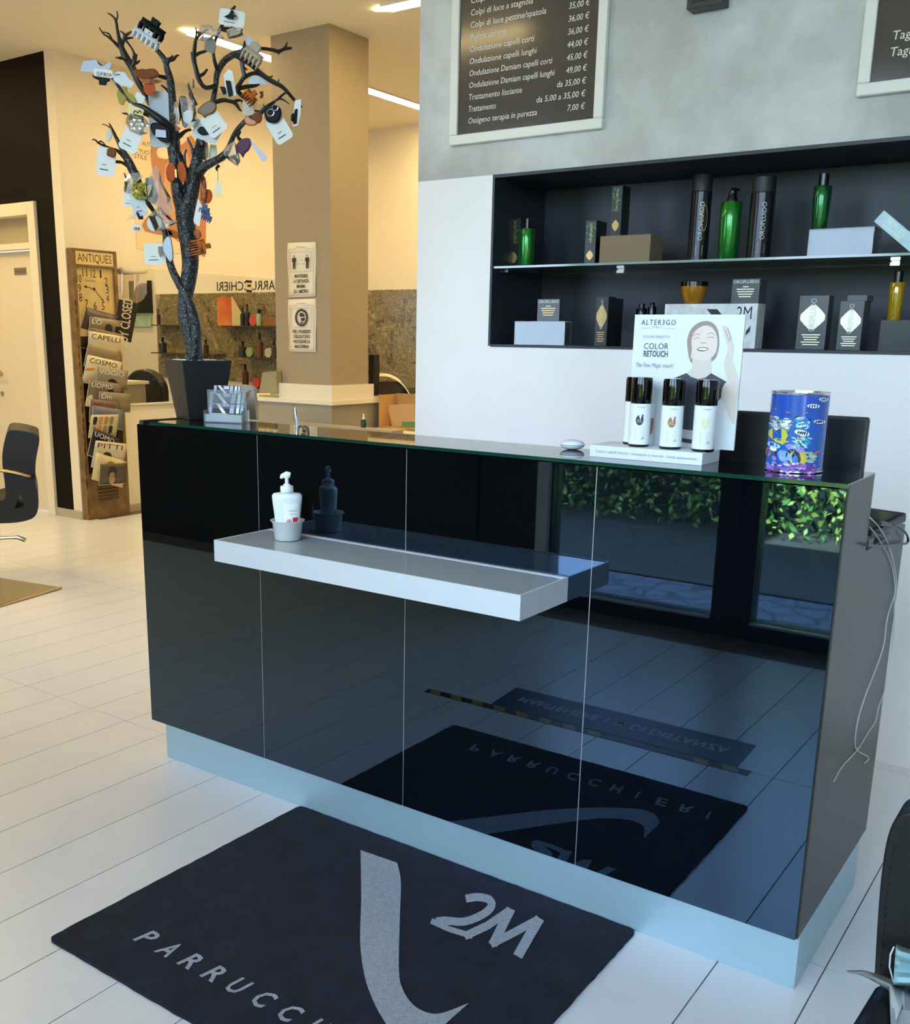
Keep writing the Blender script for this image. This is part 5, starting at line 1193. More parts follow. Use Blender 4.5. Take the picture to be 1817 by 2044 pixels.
t = ornament(211, 322, 'white price card below a brown box clip, on the low side branch'); add_card(t, 212, 323, 34, 50, 0.15, -0.03); poly(t, [(213, 296), (228, 294), (232, 308), (226, 315), (212, 310)], BR, -0.045, 'clip', 0.008)
t = ornament(217, 268, 'pale leaf-shaped pad on a small twig'); poly(t, [(216, 258), (222, 262), (223, 272), (218, 282), (212, 280), (210, 270)], M('pale_sage', '#cfc9ac', 0.5), -0.03, 'leaf_pad', 0.004, 3)
t = ornament(318, 385, 'large clear bag holding a dark card with white label', 'bag', 'gift_bag'); bag(t, [(296, 356), (310, 330), (318, 338), (326, 370), (342, 396), (346, 424), (330, 430), (310, 412), (294, 398)], -0.09); poly(t, [(290, 356), (304, 352), (316, 392), (310, 408), (294, 402)], M('brown_black_card', '#3a3630', 0.4), -0.06, 'card'); poly(t, [(293, 371), (302, 368), (304, 388), (296, 390)], m_tag, -0.066, 'label')
t = ornament(278, 378, 'yellow green beaded hair tie in the crown of the low branch', 'hair tie', 'hair_tie'); mb = MB(); rg = random.Random(9)
for i in range(60): mb.ball(tp_(rg.uniform(266, 292), rg.uniform(366, 396), -0.075 + rg.uniform(-0.01, 0.01)), rg.uniform(0.0035, 0.005), 6)
mb.build('beads', M('yellow_green_bead', '#a59a2c', 0.4), t)
t = ornament(256, 375, 'crumpled clear packet with silver clip beside the yellow green hair tie', 'packet', 'clip_packet'); bag(t, [(248, 362), (258, 346), (276, 344), (286, 352), (270, 366), (262, 386), (250, 386)], -0.08); claw(t, 256, 374, 14, 22, 0.2, SIL)
t = ornament(260, 398, 'small white card under the crumpled packet', 'card', 'price_card'); add_card(t, 259, 398, 24, 26, 0.1, -0.045)
t = ornament(276, 412, 'grey card with black camera-shaped clip, low on the side branch'); add_card(t, 277, 408, 26, 42, -0.2, -0.06, PAL); poly(t, [(271, 424), (276, 424), (279, 432), (285, 430), (286, 438), (277, 438)], K, -0.066, 'clip', 0.004)
t = ornament(268, 438, 'white bow of thin ribbons beside the camera-shaped clip', 'bow', 'ribbon_bow'); mb = MB()
for x1, y1 in ((255, 440), (258, 430), (262, 422), (272, 430), (256, 434)): mb.tube([tp_(270, 436, -0.05), tp_((270 + x1) / 2 - 2, (436 + y1) / 2 - 3, -0.055), tp_(x1, y1, -0.05)], 0.0022, 5, flat=0.4)
mb.build('loops', m_tag, t)
t = ornament(273, 455, 'tiny white tag with black letters, lowest on the side branch', 'tag', 'price_tag'); add_card(t, 273, 455, 16, 11, 0.1, -0.06, ink=False); mb = MB(); o, r, u, n = frame2(267, 458, -0.062, 0.1); mb.text('QUI', plane(o, r, u), 0.011, width=0.017, bold=0.0004); mb.build('lettering', m_tagink, t)
t = ornament(316, 448, 'round pale grey mirror pad in a clear pouch', 'pouch', 'clear_pouch'); disc(t, 308, 446, 28, 28, 0, PAL, -0.06, 'pad'); bag(t, [(296, 430), (318, 412), (345, 440), (356, 442), (330, 458), (310, 462)], -0.085)
t = ornament(401, 428, 'blue claw clip on a white card on the main fork'); poly(t, [(395, 396), (404, 414), (398, 452), (388, 446), (386, 440)], m_tag, -0.05, 'card'); claw(t, 408, 420, 18, 20, 0.3, BLU); claw(t, 413, 434, 18, 16, 0.5, BLU, name='second_clip')
t = ornament(350, 347, 'pair of rust red shell clips on the main fork'); disc(t, 341, 344, 18, 34, 0.1, ORG, -0.04, 'shell'); disc(t, 363, 343, 16, 36, -0.1, ORG, -0.045, 'shell'); poly(t, [(349, 338), (352, 338), (353, 354), (350, 354)], M('brass_pin', '#b39440', 0.3, 0.7), -0.06, 'pin', 0.002)
t = ornament(413, 392, 'rust orange oval clip behind the fork'); disc(t, 415, 392, 17, 26, 0.2, ORG, 0.01, 'oval'); poly(t, [(402, 352), (410, 356), (412, 380), (408, 410), (400, 400)], TOR, 0.0, 'comb', 0.006, 2)
t = ornament(394, 488, 'tortoiseshell claw clip clasping the lower trunk'); claw(t, 396, 494, 26, 40, 1.4, TOR, -0.04, 6); poly(t, [(387, 460), (397, 458), (402, 470), (396, 478), (388, 472)], TOR, -0.04, 'grip', 0.006, 2)
t = ornament(312, 507, 'white price card with grey studded comb, beside the trunk'); add_card(t, 309, 507, 40, 38, -0.05, -0.02); poly(t, [(324, 490), (330, 474), (340, 472), (344, 490), (346, 514), (340, 524), (332, 514), (326, 504)], M('grey_glitter', '#7c8084', 0.25, 0.5, noise=0.6, nscale=500), -0.045, 'comb', 0.005, 2); poly(t, [(316, 492), (324, 492), (326, 508), (320, 514), (316, 504)], GRY, -0.04, 'wing', 0.003)
t = ornament(429, 285, 'pale striped paddle clip behind the fork of the crown'); poly(t, [(404, 290), (414, 284), (416, 312), (406, 320)], BEI, 0.02, 'paddle', 0.004, 2); poly(t, [(420, 288), (432, 290), (434, 306), (422, 320), (416, 316)], M('pale_aqua_card', '#c9d2c4', 0.5), 0.03, 'card')

# ================================================================== mirror wall: mirror, poster, antique clock rack
MY0, MY1, MZ0, MZ1 = 3.03, 5.6, 0.852, 1.876
mir = thing('wall_mirror', 'large frameless wall mirror above the back counter, reflecting the marble wall', 'mirror', (XM + 0.004, 4.3, MZ0))
box((XM + 0.001, MY0, MZ0), (XM + 0.005, MY1, MZ1)).build('glass', M('silver_mirror', '#eef0ee', 0.0, 1.0), mir)
box((XM + 0.001, MY0, MZ0 - 0.012), (XM + 0.02, MY1, MZ0)).build('rail', M('white_profile', '#efe9dc', 0.5), mir)
xs_ = XM + 0.006
def xf(px, py, off=0.0): return Xp(px, py, xs_ + off)
sm = thing('mirror_sticker', 'small black and cream price sticker stuck on the mirror', 'sticker', xf(496, 572))
MB().prism([xf(491, 559), xf(503, 560), xf(503, 584), xf(492, 583)], (0.001, 0, 0)).build('sheet', M('cream_sticker', '#d8cfa8', 0.5), sm)
mb = MB(); mb.face([xf(491, 559, .0015), xf(503, 560, .0015), xf(503, 565, .0015), xf(491, 564, .0015)]); mb.face([xf(492, 578, .0015), xf(503, 579, .0015), xf(503, 584, .0015), xf(492, 583, .0015)]); mb.face([xf(494, 568, .0015), xf(501, 568, .0015), xf(501, 573, .0015), xf(494, 573, .0015)])
mb.build('print', M('sticker_black', '#1d1a14', 0.5), sm)
# poster
PY0, PY1, PZ0, PZ1 = 3.235, 3.94, 2.012, 2.86
ps = thing('wall_poster', 'cream poster with orange figure artwork on the cream wall behind the tree', 'poster', (XM, 3.6, PZ0))
box((XM + 0.0005, PY0, PZ0), (XM + 0.004, PY1, PZ1)).build('sheet', M('cream_poster_paper', '#efdcb8', 0.5), ps)
mb = MB()
def pf(px, py, off=0.005): return Xp(px, py, XM + off)
for pts, mi, of in (([(300, 300), (312, 284), (326, 282), (340, 300), (372, 282), (380, 270), (392, 290), (384, 340), (408, 360), (411, 500), (402, 508), (372, 492), (340, 470), (320, 440), (312, 400), (306, 350)], 0, .005), ([(330, 330), (372, 300), (380, 360), (372, 420), (345, 440), (332, 400)], 1, .006), ([(288, 440), (310, 425), (330, 452), (345, 470), (290, 462)], 0, .006), ([(315, 296), (340, 296), (340, 316), (316, 314)], 2, .007), ([(330, 455), (372, 470), (372, 478), (330, 470)], 3, .006)):
    mb.face([pf(x, y, of) for x, y in smoothpts(pts, 2)][::-1], mi)
def ptext(s, px, py, w):
    o = pf(px, py); mb.text(s, plane(o, Y, Z), 0.045, width=w, mi=3)
ptext('AUTENTICO', 284, 290, 0.22); ptext('IL TUO', 268, 304, 0.14); ptext('STILE', 268, 315, 0.12)
mb.build('artwork_print', [M('poster_orange', '#bd8058', 0.5), M('poster_light_orange', '#d3a27a', 0.5), M('poster_cream', '#f4e6c8', 0.5), M('poster_brown', '#6b4a2c', 0.5)], ps)
# rack
RX0, RX1, RY0, RY1, RZ = XM + 0.002, -5.985, 2.604, 2.99, 1.975
m_rust = M('worn_brown_paint', '#6d5233', 0.55, nscale=12, hex2='#85683f', bump=0.5, bscale=40)
m_rust2 = M('rusty_edge', '#4a3018', 0.6, noise=0.5, nscale=60)
rk = thing('magazine_rack', 'tall worn brown metal magazine rack with antique clock, against the cream wall', 'rack', (RX0, 2.8, 0))
bd_ = 0.028
fr = MB(); fr.box((RX0, RY0, 0), (RX1, RY0 + bd_, RZ)); fr.build('side_rail', m_rust, rk, bevel=0.003)
fr = MB(); fr.box((RX0, RY1 - bd_, 0), (RX1, RY1, RZ)); fr.build('side_rail', m_rust, rk, bevel=0.003)
fr = MB(); fr.box((RX0, RY0 + bd_, RZ - 0.016), (RX1, RY1 - bd_, RZ)); fr.box((RX0, RY0 + bd_, RZ - 0.125), (RX1, RY1 - bd_, RZ - 0.108)); fr.build('cross_rail', m_rust, rk, bevel=0.003)
box((RX0, RY0 + bd_, 0.32), (RX0 + 0.006, RY1 - bd_, RZ - 0.125)).build('back_plate', M('dark_rack_back', '#38291a', 0.6), rk)
rs = MB(); rg = random.Random(2)
for i in range(60):
    z = rg.uniform(0.02, 1.6); s = rg.uniform(0.004, 0.016)
    rs.obox((RX1 + 0.0003, RY0 + rg.uniform(0.0, 0.006), z), X * 0.0006, Y * 0.004, Z * s)
rs.build('rust_patches', m_rust2, rk)
sg = box((RX0 + 0.01, RY0 + bd_, RZ - 0.108), (RX1 - 0.006, RY1 - bd_, RZ - 0.016)).build('header_sign', M('cream_enamel', '#e3c98d', 0.4), rk)
mb = MB(); mb.text('ANTIQUES', plane((RX1 - 0.005, (RY0 + RY1) / 2, RZ - 0.09), Y, Z), 0.085, width=0.295, align='CENTER'); mb.build('lettering', M('brown_enamel_ink', '#5a3a1a', 0.5), sg)
CKZ0 = 1.36
ck = box((RX0 + 0.01, RY0 + bd_, CKZ0), (RX1 - 0.02, RY1 - bd_, RZ - 0.125)).build('clock_face', M('aged_clock_paper', '#cfb57a', 0.5, noise=0.12, nscale=6), rk, label='square aged clock face with black numerals')
xc = RX1 - 0.0192
mb = MB()
for s, px, py in (('11', 169, 544), ('12', 186, 546), ('1', 201, 547), ('2', 212, 562), ('3', 214, 578), ('4', 215, 596), ('5', 206, 611), ('6', 190, 610), ('7', 173, 606), ('8', 161, 594), ('9', 159, 575), ('10', 158, 556)):
    o = Xp(px, py, xc); mb.text(s, plane(o - Z * 0.028, Y, Z), 0.082, width=0.040 if len(s) == 2 else (0.014 if s == '1' else 0.026), align='CENTER')
o = Xp(180, 562, xc); mb.text('Couleur & Paris', plane(o, Y, Z), 0.018, width=0.10, align='CENTER')
mb.build('numerals', M('clock_ink', '#33240f', 0.5), ck)
mb = MB(); cc = Xp(188, 577, xc + 0.002)
for px, py, w0 in ((167, 571, 0.010), (210, 605, 0.006)):
    e_ = Xp(px, py, xc + 0.002); d = (e_ - cc).normalized(); nn = X.cross(d); m_ = cc + (e_ - cc) * 0.72
    mb.face([cc + nn * 0.002, cc - nn * 0.002, m_ - nn * 0.0025, m_ - nn * w0, e_, m_ + nn * w0, m_ + nn * 0.0025])
mb.lathe([(0.010, 0), (0.010, 0.003), (0.004, 0.005)], cc, 14, ax=X); mb.build('hands', M('clock_black', '#1a120a', 0.4), ck)
lo = box((RX0 + 0.008, RY0 + bd_, 0), (RX1 - 0.002, RY1 - bd_, 0.345)).build('bottom_panel', m_rust, rk, bevel=0.002)
mb = MB()
for i in range(5):
    z = 0.255 - i * 0.026
    mb.prism([(RX1 - 0.0015, 2.70, z), (RX1 - 0.0015, 2.89, z), (RX1 + 0.006, 2.89, z - 0.012), (RX1 + 0.006, 2.70, z - 0.012)], (0, 0, 0.003))
mb.build('louvres', m_rust2, lo)
# magazines: left, right, top pixel line, page height below; leaning out at the top
def magazine(l, r, label, mat, h=0.25, slant=0.0, head=None, headmat=None, art=None, dx=0.0, zw=0.0, curl=0.0, hs=0.052):
    """l, r: pixel of the top corners of the cover"""
    x = -5.972 + dx * 1.6
    A_, B_ = Xp(l[0], l[1], x), Xp(r[0], r[1], x)
    B_.z = B_.z; w_ = (B_ - A_)
    t = thing('magazine', label, 'magazine', A_ + w_ / 2 - Z * h, 'magazines in the rack')
    right = w_; up = V((0.16, 0.0, 1)).normalized()
    n = 6
    def S(u, v, o=0.0):      # u 0..1 across, v 0 (top) .. h down ; a slight roll of the sheet
        return A_ + right * u - up * v + X * (o + curl * math.sin(PI * u) - 0.02 * v) + Z * (curl * 0.8 * math.sin(PI * u)) - Y * (slant * v)
    mb = MB(); rows = [[S(i / n, h * j / 3) for i in range(n + 1)] for j in range(4)]
    mb.sheet(rows); mb.build('cover', mat, t, solid=0.0008)
    pg = MB(); rows = [[S(i / n, 0.004 + h * j / 3, -0.0022) - Y * 0.002 for i in range(n + 1)] for j in range(4)]
    pg.sheet(rows); pg.build('pages', M('page_edge_cream', '#e6d9b8', 0.7), t, solid=0.003)
    if head or art:
        k = MB(); W_ = right.length
        if head: k.text(head, lambda a, b_: S(0.07 + a / W_, hs - b_, 0.0022), hs, width=W_ * min(0.82, 0.16 * len(head)), mi=0)
        for (pts, mi) in (art or []):
            k.face([S(u, v, 0.0018) for u, v in smoothpts(pts, 2)][::-1], mi)
        k.build('cover_print', [headmat or m_wpr, M('cover_dark', '#2e2822', 0.5), M('cover_skin', '#b59a7c', 0.5), M('cover_orange', '#c98a30', 0.5), M('cover_grey', '#8d8578', 0.5), M('cover_cream', '#e0d2ae', 0.5)], t)
    return t
HEAD = lambda cx, cy, s: [([(cx - s, cy), (cx - s * 0.8, cy - s * 0.36), (cx + s * 0.1, cy - s * 0.45), (cx + s, cy - s * 0.3), (cx + s * 1.05, cy + s * 0.1), (cx, cy + s * 0.12)], 1)]
FACE = lambda cx, cy, s: HEAD(cx, cy, s) + [([(cx - s * 0.6, cy - s * 0.06), (cx, cy - s * 0.15), (cx + s * 0.65, cy - s * 0.06), (cx + s * 0.6, cy + s * 0.3), (cx, cy + s * 0.5), (cx - s * 0.55, cy + s * 0.3)], 2)]
cv = lambda n, h: M('cover_' + n, h, 0.35)
dkink = M('masthead_dark', '#3b332b', 0.5); rdink = M('masthead_red', '#c4262f', 0.5)
MG = [((172, 613), (237, 631), 'dark plum magazine in the top tier below the clock', dict(mat=cv('plum', '#4a382f'), h=0.28, slant=0.25, dx=-0.004)),
      ((180, 631), (240, 640), 'brown magazine with pale looped masthead, second tier', dict(mat=cv('brown', '#8b7a60'), h=0.16, head='LO', art=HEAD(0.62, 0.09, 0.12))),
      ((178, 653), (247, 668), 'thin brown magazine squeezed between two tiers', dict(mat=cv('umber', '#7a6038'), h=0.10, dx=0.003)),
      ((178, 660), (248, 672), 'white magazine with bold striped masthead and orange corner', dict(mat=cv('white', '#d6c9a8'), h=0.2, head='CAPELLI', headmat=dkink, art=[([(0.35, 0.15), (0.9, 0.14), (0.86, 0.19), (0.35, 0.19)], 3)], dx=0.006)),
      ((177, 686), (243, 701), 'grey beige magazine with dark hair photo, under the striped one', dict(mat=cv('greige', '#8f8060'), h=0.16, art=HEAD(0.5, 0.13, 0.13), dx=0.009, slant=0.2)),
      ((176, 708), (244, 723), 'white magazine with round striped masthead and red bar', dict(mat=cv('cream', '#dccfae'), h=0.2, head='COSMO', headmat=dkink, art=[([(0.02, 0.10), (0.25, 0.085), (0.25, 0.10), (0.02, 0.115)], 3)], dx=0.012, slant=0.2)),
      ((194, 731), (256, 740), 'grey mauve magazine with dark-haired head, jutting out sideways', dict(mat=cv('mauve', '#9a8d7a'), h=0.15, head='VOGIO', art=HEAD(0.5, 0.15, 0.16), dx=0.018)),
      ((180, 757), (244, 767), 'brown grey magazine with man in sunglasses', dict(mat=cv('taupe', '#7c6d58'), h=0.19, head='UOMO', art=FACE(0.68, 0.09, 0.10) + [([(0.0, 0.13), (0.15, 0.11), (0.18, 0.18), (0.0, 0.2)], 5)], dx=0.021, slant=0.15)),
      ((199, 781), (262, 787), 'wide taupe magazine with thin pale capital, jutting out', dict(mat=cv('stone', '#8c7f67'), h=0.14, head='Dm', dx=0.025)),
      ((181, 796), (238, 803), 'magazine with bright red lower-case masthead', dict(mat=cv('slate', '#6f6352'), h=0.17, head='marie claire', headmat=rdink, hs=0.04, art=[([(0.78, 0.06), (1.0, 0.05), (0.95, 0.10), (0.75, 0.10)], 4)], dx=0.028)),
      ((186, 809), (248, 819), 'blue grey magazine with dark-haired head', dict(mat=cv('bluegrey', '#6f7880'), h=0.15, art=HEAD(0.55, 0.10, 0.12), dx=0.031)),
      ((183, 828), (238, 827), 'magazine with a grid of small product pictures', dict(mat=cv('ivory', '#cdbf9e'), h=0.17, art=[([(0.08 + 0.2 * i, 0.02 + 0.07 * j), (0.22 + 0.2 * i, 0.02 + 0.07 * j), (0.2 + 0.2 * i, 0.07 + 0.07 * j), (0.1 + 0.2 * i, 0.075 + 0.07 * j)], 1 + (i + j) % 4) for i in range(4) for j in range(2)], dx=0.034, slant=0.1)),
      ((187, 854), (247, 880), 'black magazine with curled top edge', dict(mat=cv('black', '#1c1813'), h=0.2, head='UOMO', dx=0.037, slant=0.2)),
      ((192, 879), (254, 886), 'white magazine with slanted dark masthead and hair photo', dict(mat=cv('pale', '#d3c7ae'), h=0.2, head='PITTI', headmat=dkink, art=HEAD(0.42, 0.14, 0.14), dx=0.040, slant=0.15)),
      ((193, 903), (254, 922), 'cream magazine with brown-haired portrait near the bottom', dict(mat=cv('sand', '#dccb9f'), h=0.2, art=[([(0.35, 0.06), (0.5, 0.03), (0.65, 0.05), (0.68, 0.09), (0.5, 0.11), (0.38, 0.11)], 3), ([(0.42, 0.09), (0.6, 0.08), (0.62, 0.14), (0.45, 0.15)], 2)], dx=0.043, slant=0.15)),
      ((200, 927), (254, 924), 'dark grey magazine with pale man portrait in the lowest pocket', dict(mat=cv('charcoal', '#5a4f40'), h=0.16, head='', art=FACE(0.46, 0.09, 0.16), dx=0.046))]
for l, r, lb_, kw in MG:
    magazine(l, r, lb_, **kw)
# closed sign hanging beside the rack, and a face shield above it
cs_ = thing('closed_sign', 'black hanging sign with silver CLOSED lettering, beside the magazine rack', 'sign', Xp(252, 640, -6.0))
q = [Xp(*p, -5.98) for p in ((238, 597), (277, 606), (262, 684), (228, 676))]
MB().prism(q, (-0.004, 0, 0)).build('plate', M('black_sign', '#15120e', 0.35), cs_, bevel=0.004)
ur_ = (q[0] - q[3]).normalized(); rr_ = -(q[1] - q[0]).normalized()
mb = MB(); o_ = q[3] + (q[2] - q[3]) * 0.78 + X * 0.001 
mb.text('BUY CLOSED', plane(o_ + ur_ * -0.04, ur_, rr_), 0.125, width=0.36, bold=0.002); mb.build('lettering', M('silver_sign_ink', '#c9c2b2', 0.4), cs_)
fs = thing('face_shield', 'clear plastic face shield hanging in front of the mirror beside the rack', 'face shield', Xp(266, 570, -6.02))
rows = []
for j in range(7):
    row = []
    for i in range(9):
        px = 238 + (293 - 238) * i / 8; py = 534 + 3 * i / 8 + (62 - 18 * (abs(i - 4) / 4) ** 3) * j / 6 * 1.12
        row.append(Xp(px, py, -6.035 + 0.05 * math.sin(PI * i / 8)))
    rows.append(row)
MB().sheet(rows).build('visor', clear('visor_film', '#f0ead8', 0.05, 0.88), fs)
rows2 = [[p + X * 0.003 for p in rows[0]], [p + X * 0.003 for p in rows[1]]]
MB().sheet(rows2).build('headband', M('pale_foam', '#d8cfb8', 0.6), fs, solid=0.002)

# ================================================================== pillar, notices, back counter
pil = struct(MB().box((-4.571, 3.2, 0), (-4.071, 3.595, CZ)).build('pillar', M('taupe_pillar_paint', '#a6957a', 0.55, noise=0.02)))
def notice(pts, label, rows, icon):
    a, b_, c, d = [Yp(*p, 3.198) for p in pts]
    t = thing('paper_notice', label, 'notice', (a + c) / 2, 'printed notices on the pillar')
    n = 8; rws = []
    for j in range(n + 1):
        v = j / n; rws.append([a.lerp(d, v).lerp(b_.lerp(c, v), i / 3) - Y * (0.003 + 0.004 * math.sin(v * 6 + i)) for i in range(4)])
    MB().sheet(rws).build('sheet', M('notice_paper', '#efe6d0', 0.6), t, solid=0.0006)
    def F(u, v, o=0.0105): 
        q = a.lerp(b_, u).lerp(d.lerp(c, u), v); q.y = 3.198 - o; return q
    mb = MB()
    L = lambda u0, v0, u1, v1, w=0.006: mb.face([F(u0, v0), F(u1, v0) if v0 == v1 else F(u0 + w, v0), F(u1, v1 + w * 0.5) if v0 == v1 else F(u0 + w, v1), F(u0, v1 + w * 0.5) if v0 == v1 else F(u0, v1)])
    for q in ((0.07, 0.12, 0.35, 0.12), (0.65, 0.12, 0.95, 0.12), (0.07, 0.96, 0.95, 0.96), (0.13, 0.17, 0.87, 0.17), (0.13, 0.53, 0.87, 0.53)): L(*q)
    for q in ((0.06, 0.12, 0.06, 0.96), (0.94, 0.12, 0.94, 0.96), (0.12, 0.17, 0.12, 0.53), (0.86, 0.17, 0.86, 0.53)): L(*q)
    H_ = (a - d).length; W_ = (b_ - a).length
    mb.text('Parrucchieri', lambda p, q: F(0.5 + p / W_, 0.095 - q / H_), 0.012, width=W_ * 0.3, align='CENTER')
    for i, s in enumerate(rows):
        mb.text(s, lambda p, q: F(0.5 + p / W_, 0.64 + i * 0.095 - q / H_), 0.03, width=W_ * min(0.66, 0.052 * len(s)), align='CENTER', bold=0.0008)
    if icon == 'people':
        for cx in (0.25, 0.72):
            D = lambda pts: mb.face([F(cx + x, y) for x, y in pts])
            D([(0.02 * math.cos(k * PI / 5), 0.245 + 0.016 * math.sin(k * PI / 5)) for k in range(10)])
            D([(-0.06, 0.275), (0.06, 0.275), (0.075, 0.34), (0.04, 0.36), (0.045, 0.48), (0.01, 0.48), (0.0, 0.40), (-0.01, 0.48), (-0.045, 0.48), (-0.04, 0.36), (-0.075, 0.34)])
        L(0.36, 0.39, 0.62, 0.39, 0.008); mb.face([F(0.34, 0.393), F(0.38, 0.382), F(0.38, 0.404)]); mb.face([F(0.64, 0.393), F(0.60, 0.382), F(0.60, 0.404)]); mb.text('1 m', lambda p, q: F(0.5 + p / W_, 0.34 - q / H_), 0.014, width=W_ * 0.1, align='CENTER')
    else:
        ring = [(0.5 + 0.235 * math.cos(k * PI / 12), 0.35 + 0.165 * math.sin(k * PI / 12)) for k in range(25)]; ring2 = [(0.5 + 0.175 * math.cos(k * PI / 12), 0.35 + 0.125 * math.sin(k * PI / 12)) for k in range(25)]
        for k in range(24): mb.face([F(*ring[k]), F(*ring[k + 1]), F(*ring2[k + 1]), F(*ring2[k])])
        for pts in ([(0.42, 0.30), (0.47, 0.26), (0.56, 0.26), (0.62, 0.31), (0.60, 0.33), (0.46, 0.33)], [(0.47, 0.36), (0.62, 0.35), (0.63, 0.40), (0.50, 0.42)], [(0.45, 0.435), (0.57, 0.43), (0.55, 0.455), (0.46, 0.46)]): mb.face([F(*p) for p in pts])
    mb.build('print', M('notice_ink', '#3a342a', 0.6), t)
notice(((575, 485), (631, 483), (631, 592), (576, 594)), 'paper notice with two standing figures and arrow, on the pillar above another', ['MANTENERE', 'LA DISTANZA', 'MINIMA', 'DI 1 METRO'], 'people')
notice(((576, 598), (631, 596), (632, 703), (578, 702)), 'paper notice with masked face in a ring, on the pillar below another', ["PER L'INGRESSO", 'OBBLIGATORIO', 'INDOSSARE LA', 'MASCHERINA'], 'mask')
CT = 0.965
bc = thing('back_counter', 'grey back counter with white top wrapping around the pillar', 'counter', (-4.5, 3.6, 0))
cn = MB()
cn.box((-5.0, 3.13, CT - 0.028), (-4.0, 3.195, CT)); cn.box((-5.0, 3.195, CT - 0.028), (-4.572, 4.15, CT)); cn.box((-4.07, 3.195, CT - 0.028), (-4.0, 4.15, CT)); cn.box((-4.572, 3.6, CT - 0.028), (-4.07, 4.15, CT))
cn.build('top', M('white_counter_top', '#f0e6cf', 0.35), bc)
cn = MB(); cn.box((-4.97, 3.155, 0), (-4.03, 3.19, CT - 0.028)); cn.box((-4.97, 3.19, 0), (-4.58, 4.13, CT - 0.028)); cn.box((-4.065, 3.19, 0), (-4.03, 4.13, CT - 0.028)); cn.build('body', M('taupe_counter_body', '#a39a88', 0.5), bc)
for x in (-4.72, -4.38): box((x, 3.1535, 0), (x + 0.004, 3.156, CT - 0.03)).build('joint', M('joint_taupe', '#8a8272', 0.6), bc)  # thin joint strips, darker than the counter body
sk = MB(); sk.box((-4.605, 3.165, CT), (-4.037, 3.199, CT + 0.10)); sk.box((-4.07, 3.199, CT), (-4.037, 3.62, CT + 0.10)); sk.box((-4.605, 3.199, CT), (-4.572, 3.62, CT + 0.10))
struct(sk.build('trim_3', M('white_counter_top', '#f0e6cf', 0.35)))
# things on and beside the counter
def front_box(name, label, cat, pxs, y, mat, depth=0.2, group=None):
    pts = [Yp(*p, y) for p in pxs]
    t = thing(name, label, cat, sum(pts, V((0, 0, 0))) / len(pts), group)
    MB().prism(pts, (0, depth, 0)).build('shell', mat, t, bevel=0.003)
    return t
t = thing('plastic_tub', 'clear plastic tub with pale rim standing on the back counter beside the pillar', 'tub', Yp(535, 784, 3.16))
tq_ = [Yp(*p, 3.14) for p in ((517, 785), (524, 743), (552, 741), (552, 785))]; tq_ = [V((p.x, 3.14, max(CT + 0.001, p.z))) for p in tq_]
MB().prism(tq_, (0, 0.05, 0)).build('tub_wall', clear('cloudy_plastic', '#d9cda6', 0.15, 0.55), t)
box((tq_[0].x, 3.138, CT + 0.0008), (tq_[3].x, 3.192, CT + 0.012)).build('tub_base', M('olive_base', '#b3a24f', 0.5), t)
lt = thing('low_cabinet', 'white low cabinet behind the back counter, carrying cardboard boxes', 'cabinet', (-3.6, 3.6, 0))
zb_ = Yp(790, 858, 3.55).z
box((-3.99, 3.40, 0), (-3.2, 3.95, zb_ - 0.03)).build('body', M('beige_cabinet', '#c9bb9e', 0.5), lt); box((-3.995, 3.38, zb_ - 0.03), (-3.19, 3.96, zb_)).build('top', M('white_counter_top', '#f0e6cf', 0.35), lt)
a, c = Yp(756, 858, 3.60), Yp(850, 792, 3.60)
cb_ = thing('cardboard_box', 'open brown cardboard box on the low cabinet behind the desk', 'box', ((a.x + c.x) / 2, 3.75, zb_))
kr = M('kraft_cardboard', '#c99b5c', 0.65, noise=0.05)
k = MB(); k.box((a.x, 3.80, zb_ + 0.0005), (c.x, 3.806, c.z)); k.box((a.x, 3.60, zb_ + 0.0005), (a.x + 0.006, 3.80, c.z - 0.005)); k.box((c.x - 0.006, 3.60, zb_ + 0.0005), (c.x, 3.80, c.z)); k.box((a.x + 0.006, 3.60, zb_ + 0.0005), (c.x - 0.006, 3.80, zb_ + 0.006)); k.build('carton', kr, cb_)
fq = [Yp(*p, 3.70) for p in ((772, 808), (828, 806), (828, 850), (783, 852))]
MB().prism(fq, (0, 0.004, 0)).build('flap', M('kraft_light', '#d8ae70', 0.65), cb_)
t = front_box('green_carton', 'low green and white carton inside the cardboard box', 'box', ((802, 842), (828, 842), (828, 853), (802, 853)), 3.55, M('green_carton_print', '#5f8a4a', 0.5), 0.05)
bp_ = Yp(726, 853, 3.10); ct2 = zb_
sb = thing('spray_bottle', 'small dark green bottle with white spray top on the desk shelf behind', 'bottle', V((bp_.x, 3.1, bp_.z)))
C0 = Yp(726, 853, 3.08); 
MB().lathe([(0.017, 0), (0.018, 0.003), (0.018, 0.045), (0.014, 0.05), (0.007, 0.052)], C0, 16).build('body', M('deep_green_bottle', '#1f4023', 0.3), sb)
MB().lathe([(0.008, 0.052), (0.008, 0.066), (0.004, 0.067), (0.004, 0.078), (0.007, 0.079), (0.007, 0.086)], C0, 12).build('spray_top', M('white_pump_plastic', '#f6f8fa', 0.35), sb)
ld_ = thing('counter_ledge', 'narrow taupe ledge below the back counter top', 'ledge', V((-3.9, 3.05, 0.6)))
box((-4.3, 3.0, 0), (-3.4, 3.12, C0.z - 0.0005)).build('body', M('taupe_counter_body', '#a39a88', 0.5), ld_)
t = front_box('label_printer', 'dark grey label printer with paper curling out, on the back counter', 'printer', ((747, 788), (747, 762), (786, 762), (802, 775), (801, 788)), 3.84, M('dark_printer', '#37332a', 0.45), 0.2)
zq = min(Yp(747, 788, 3.84).z, Yp(801, 788, 3.84).z)
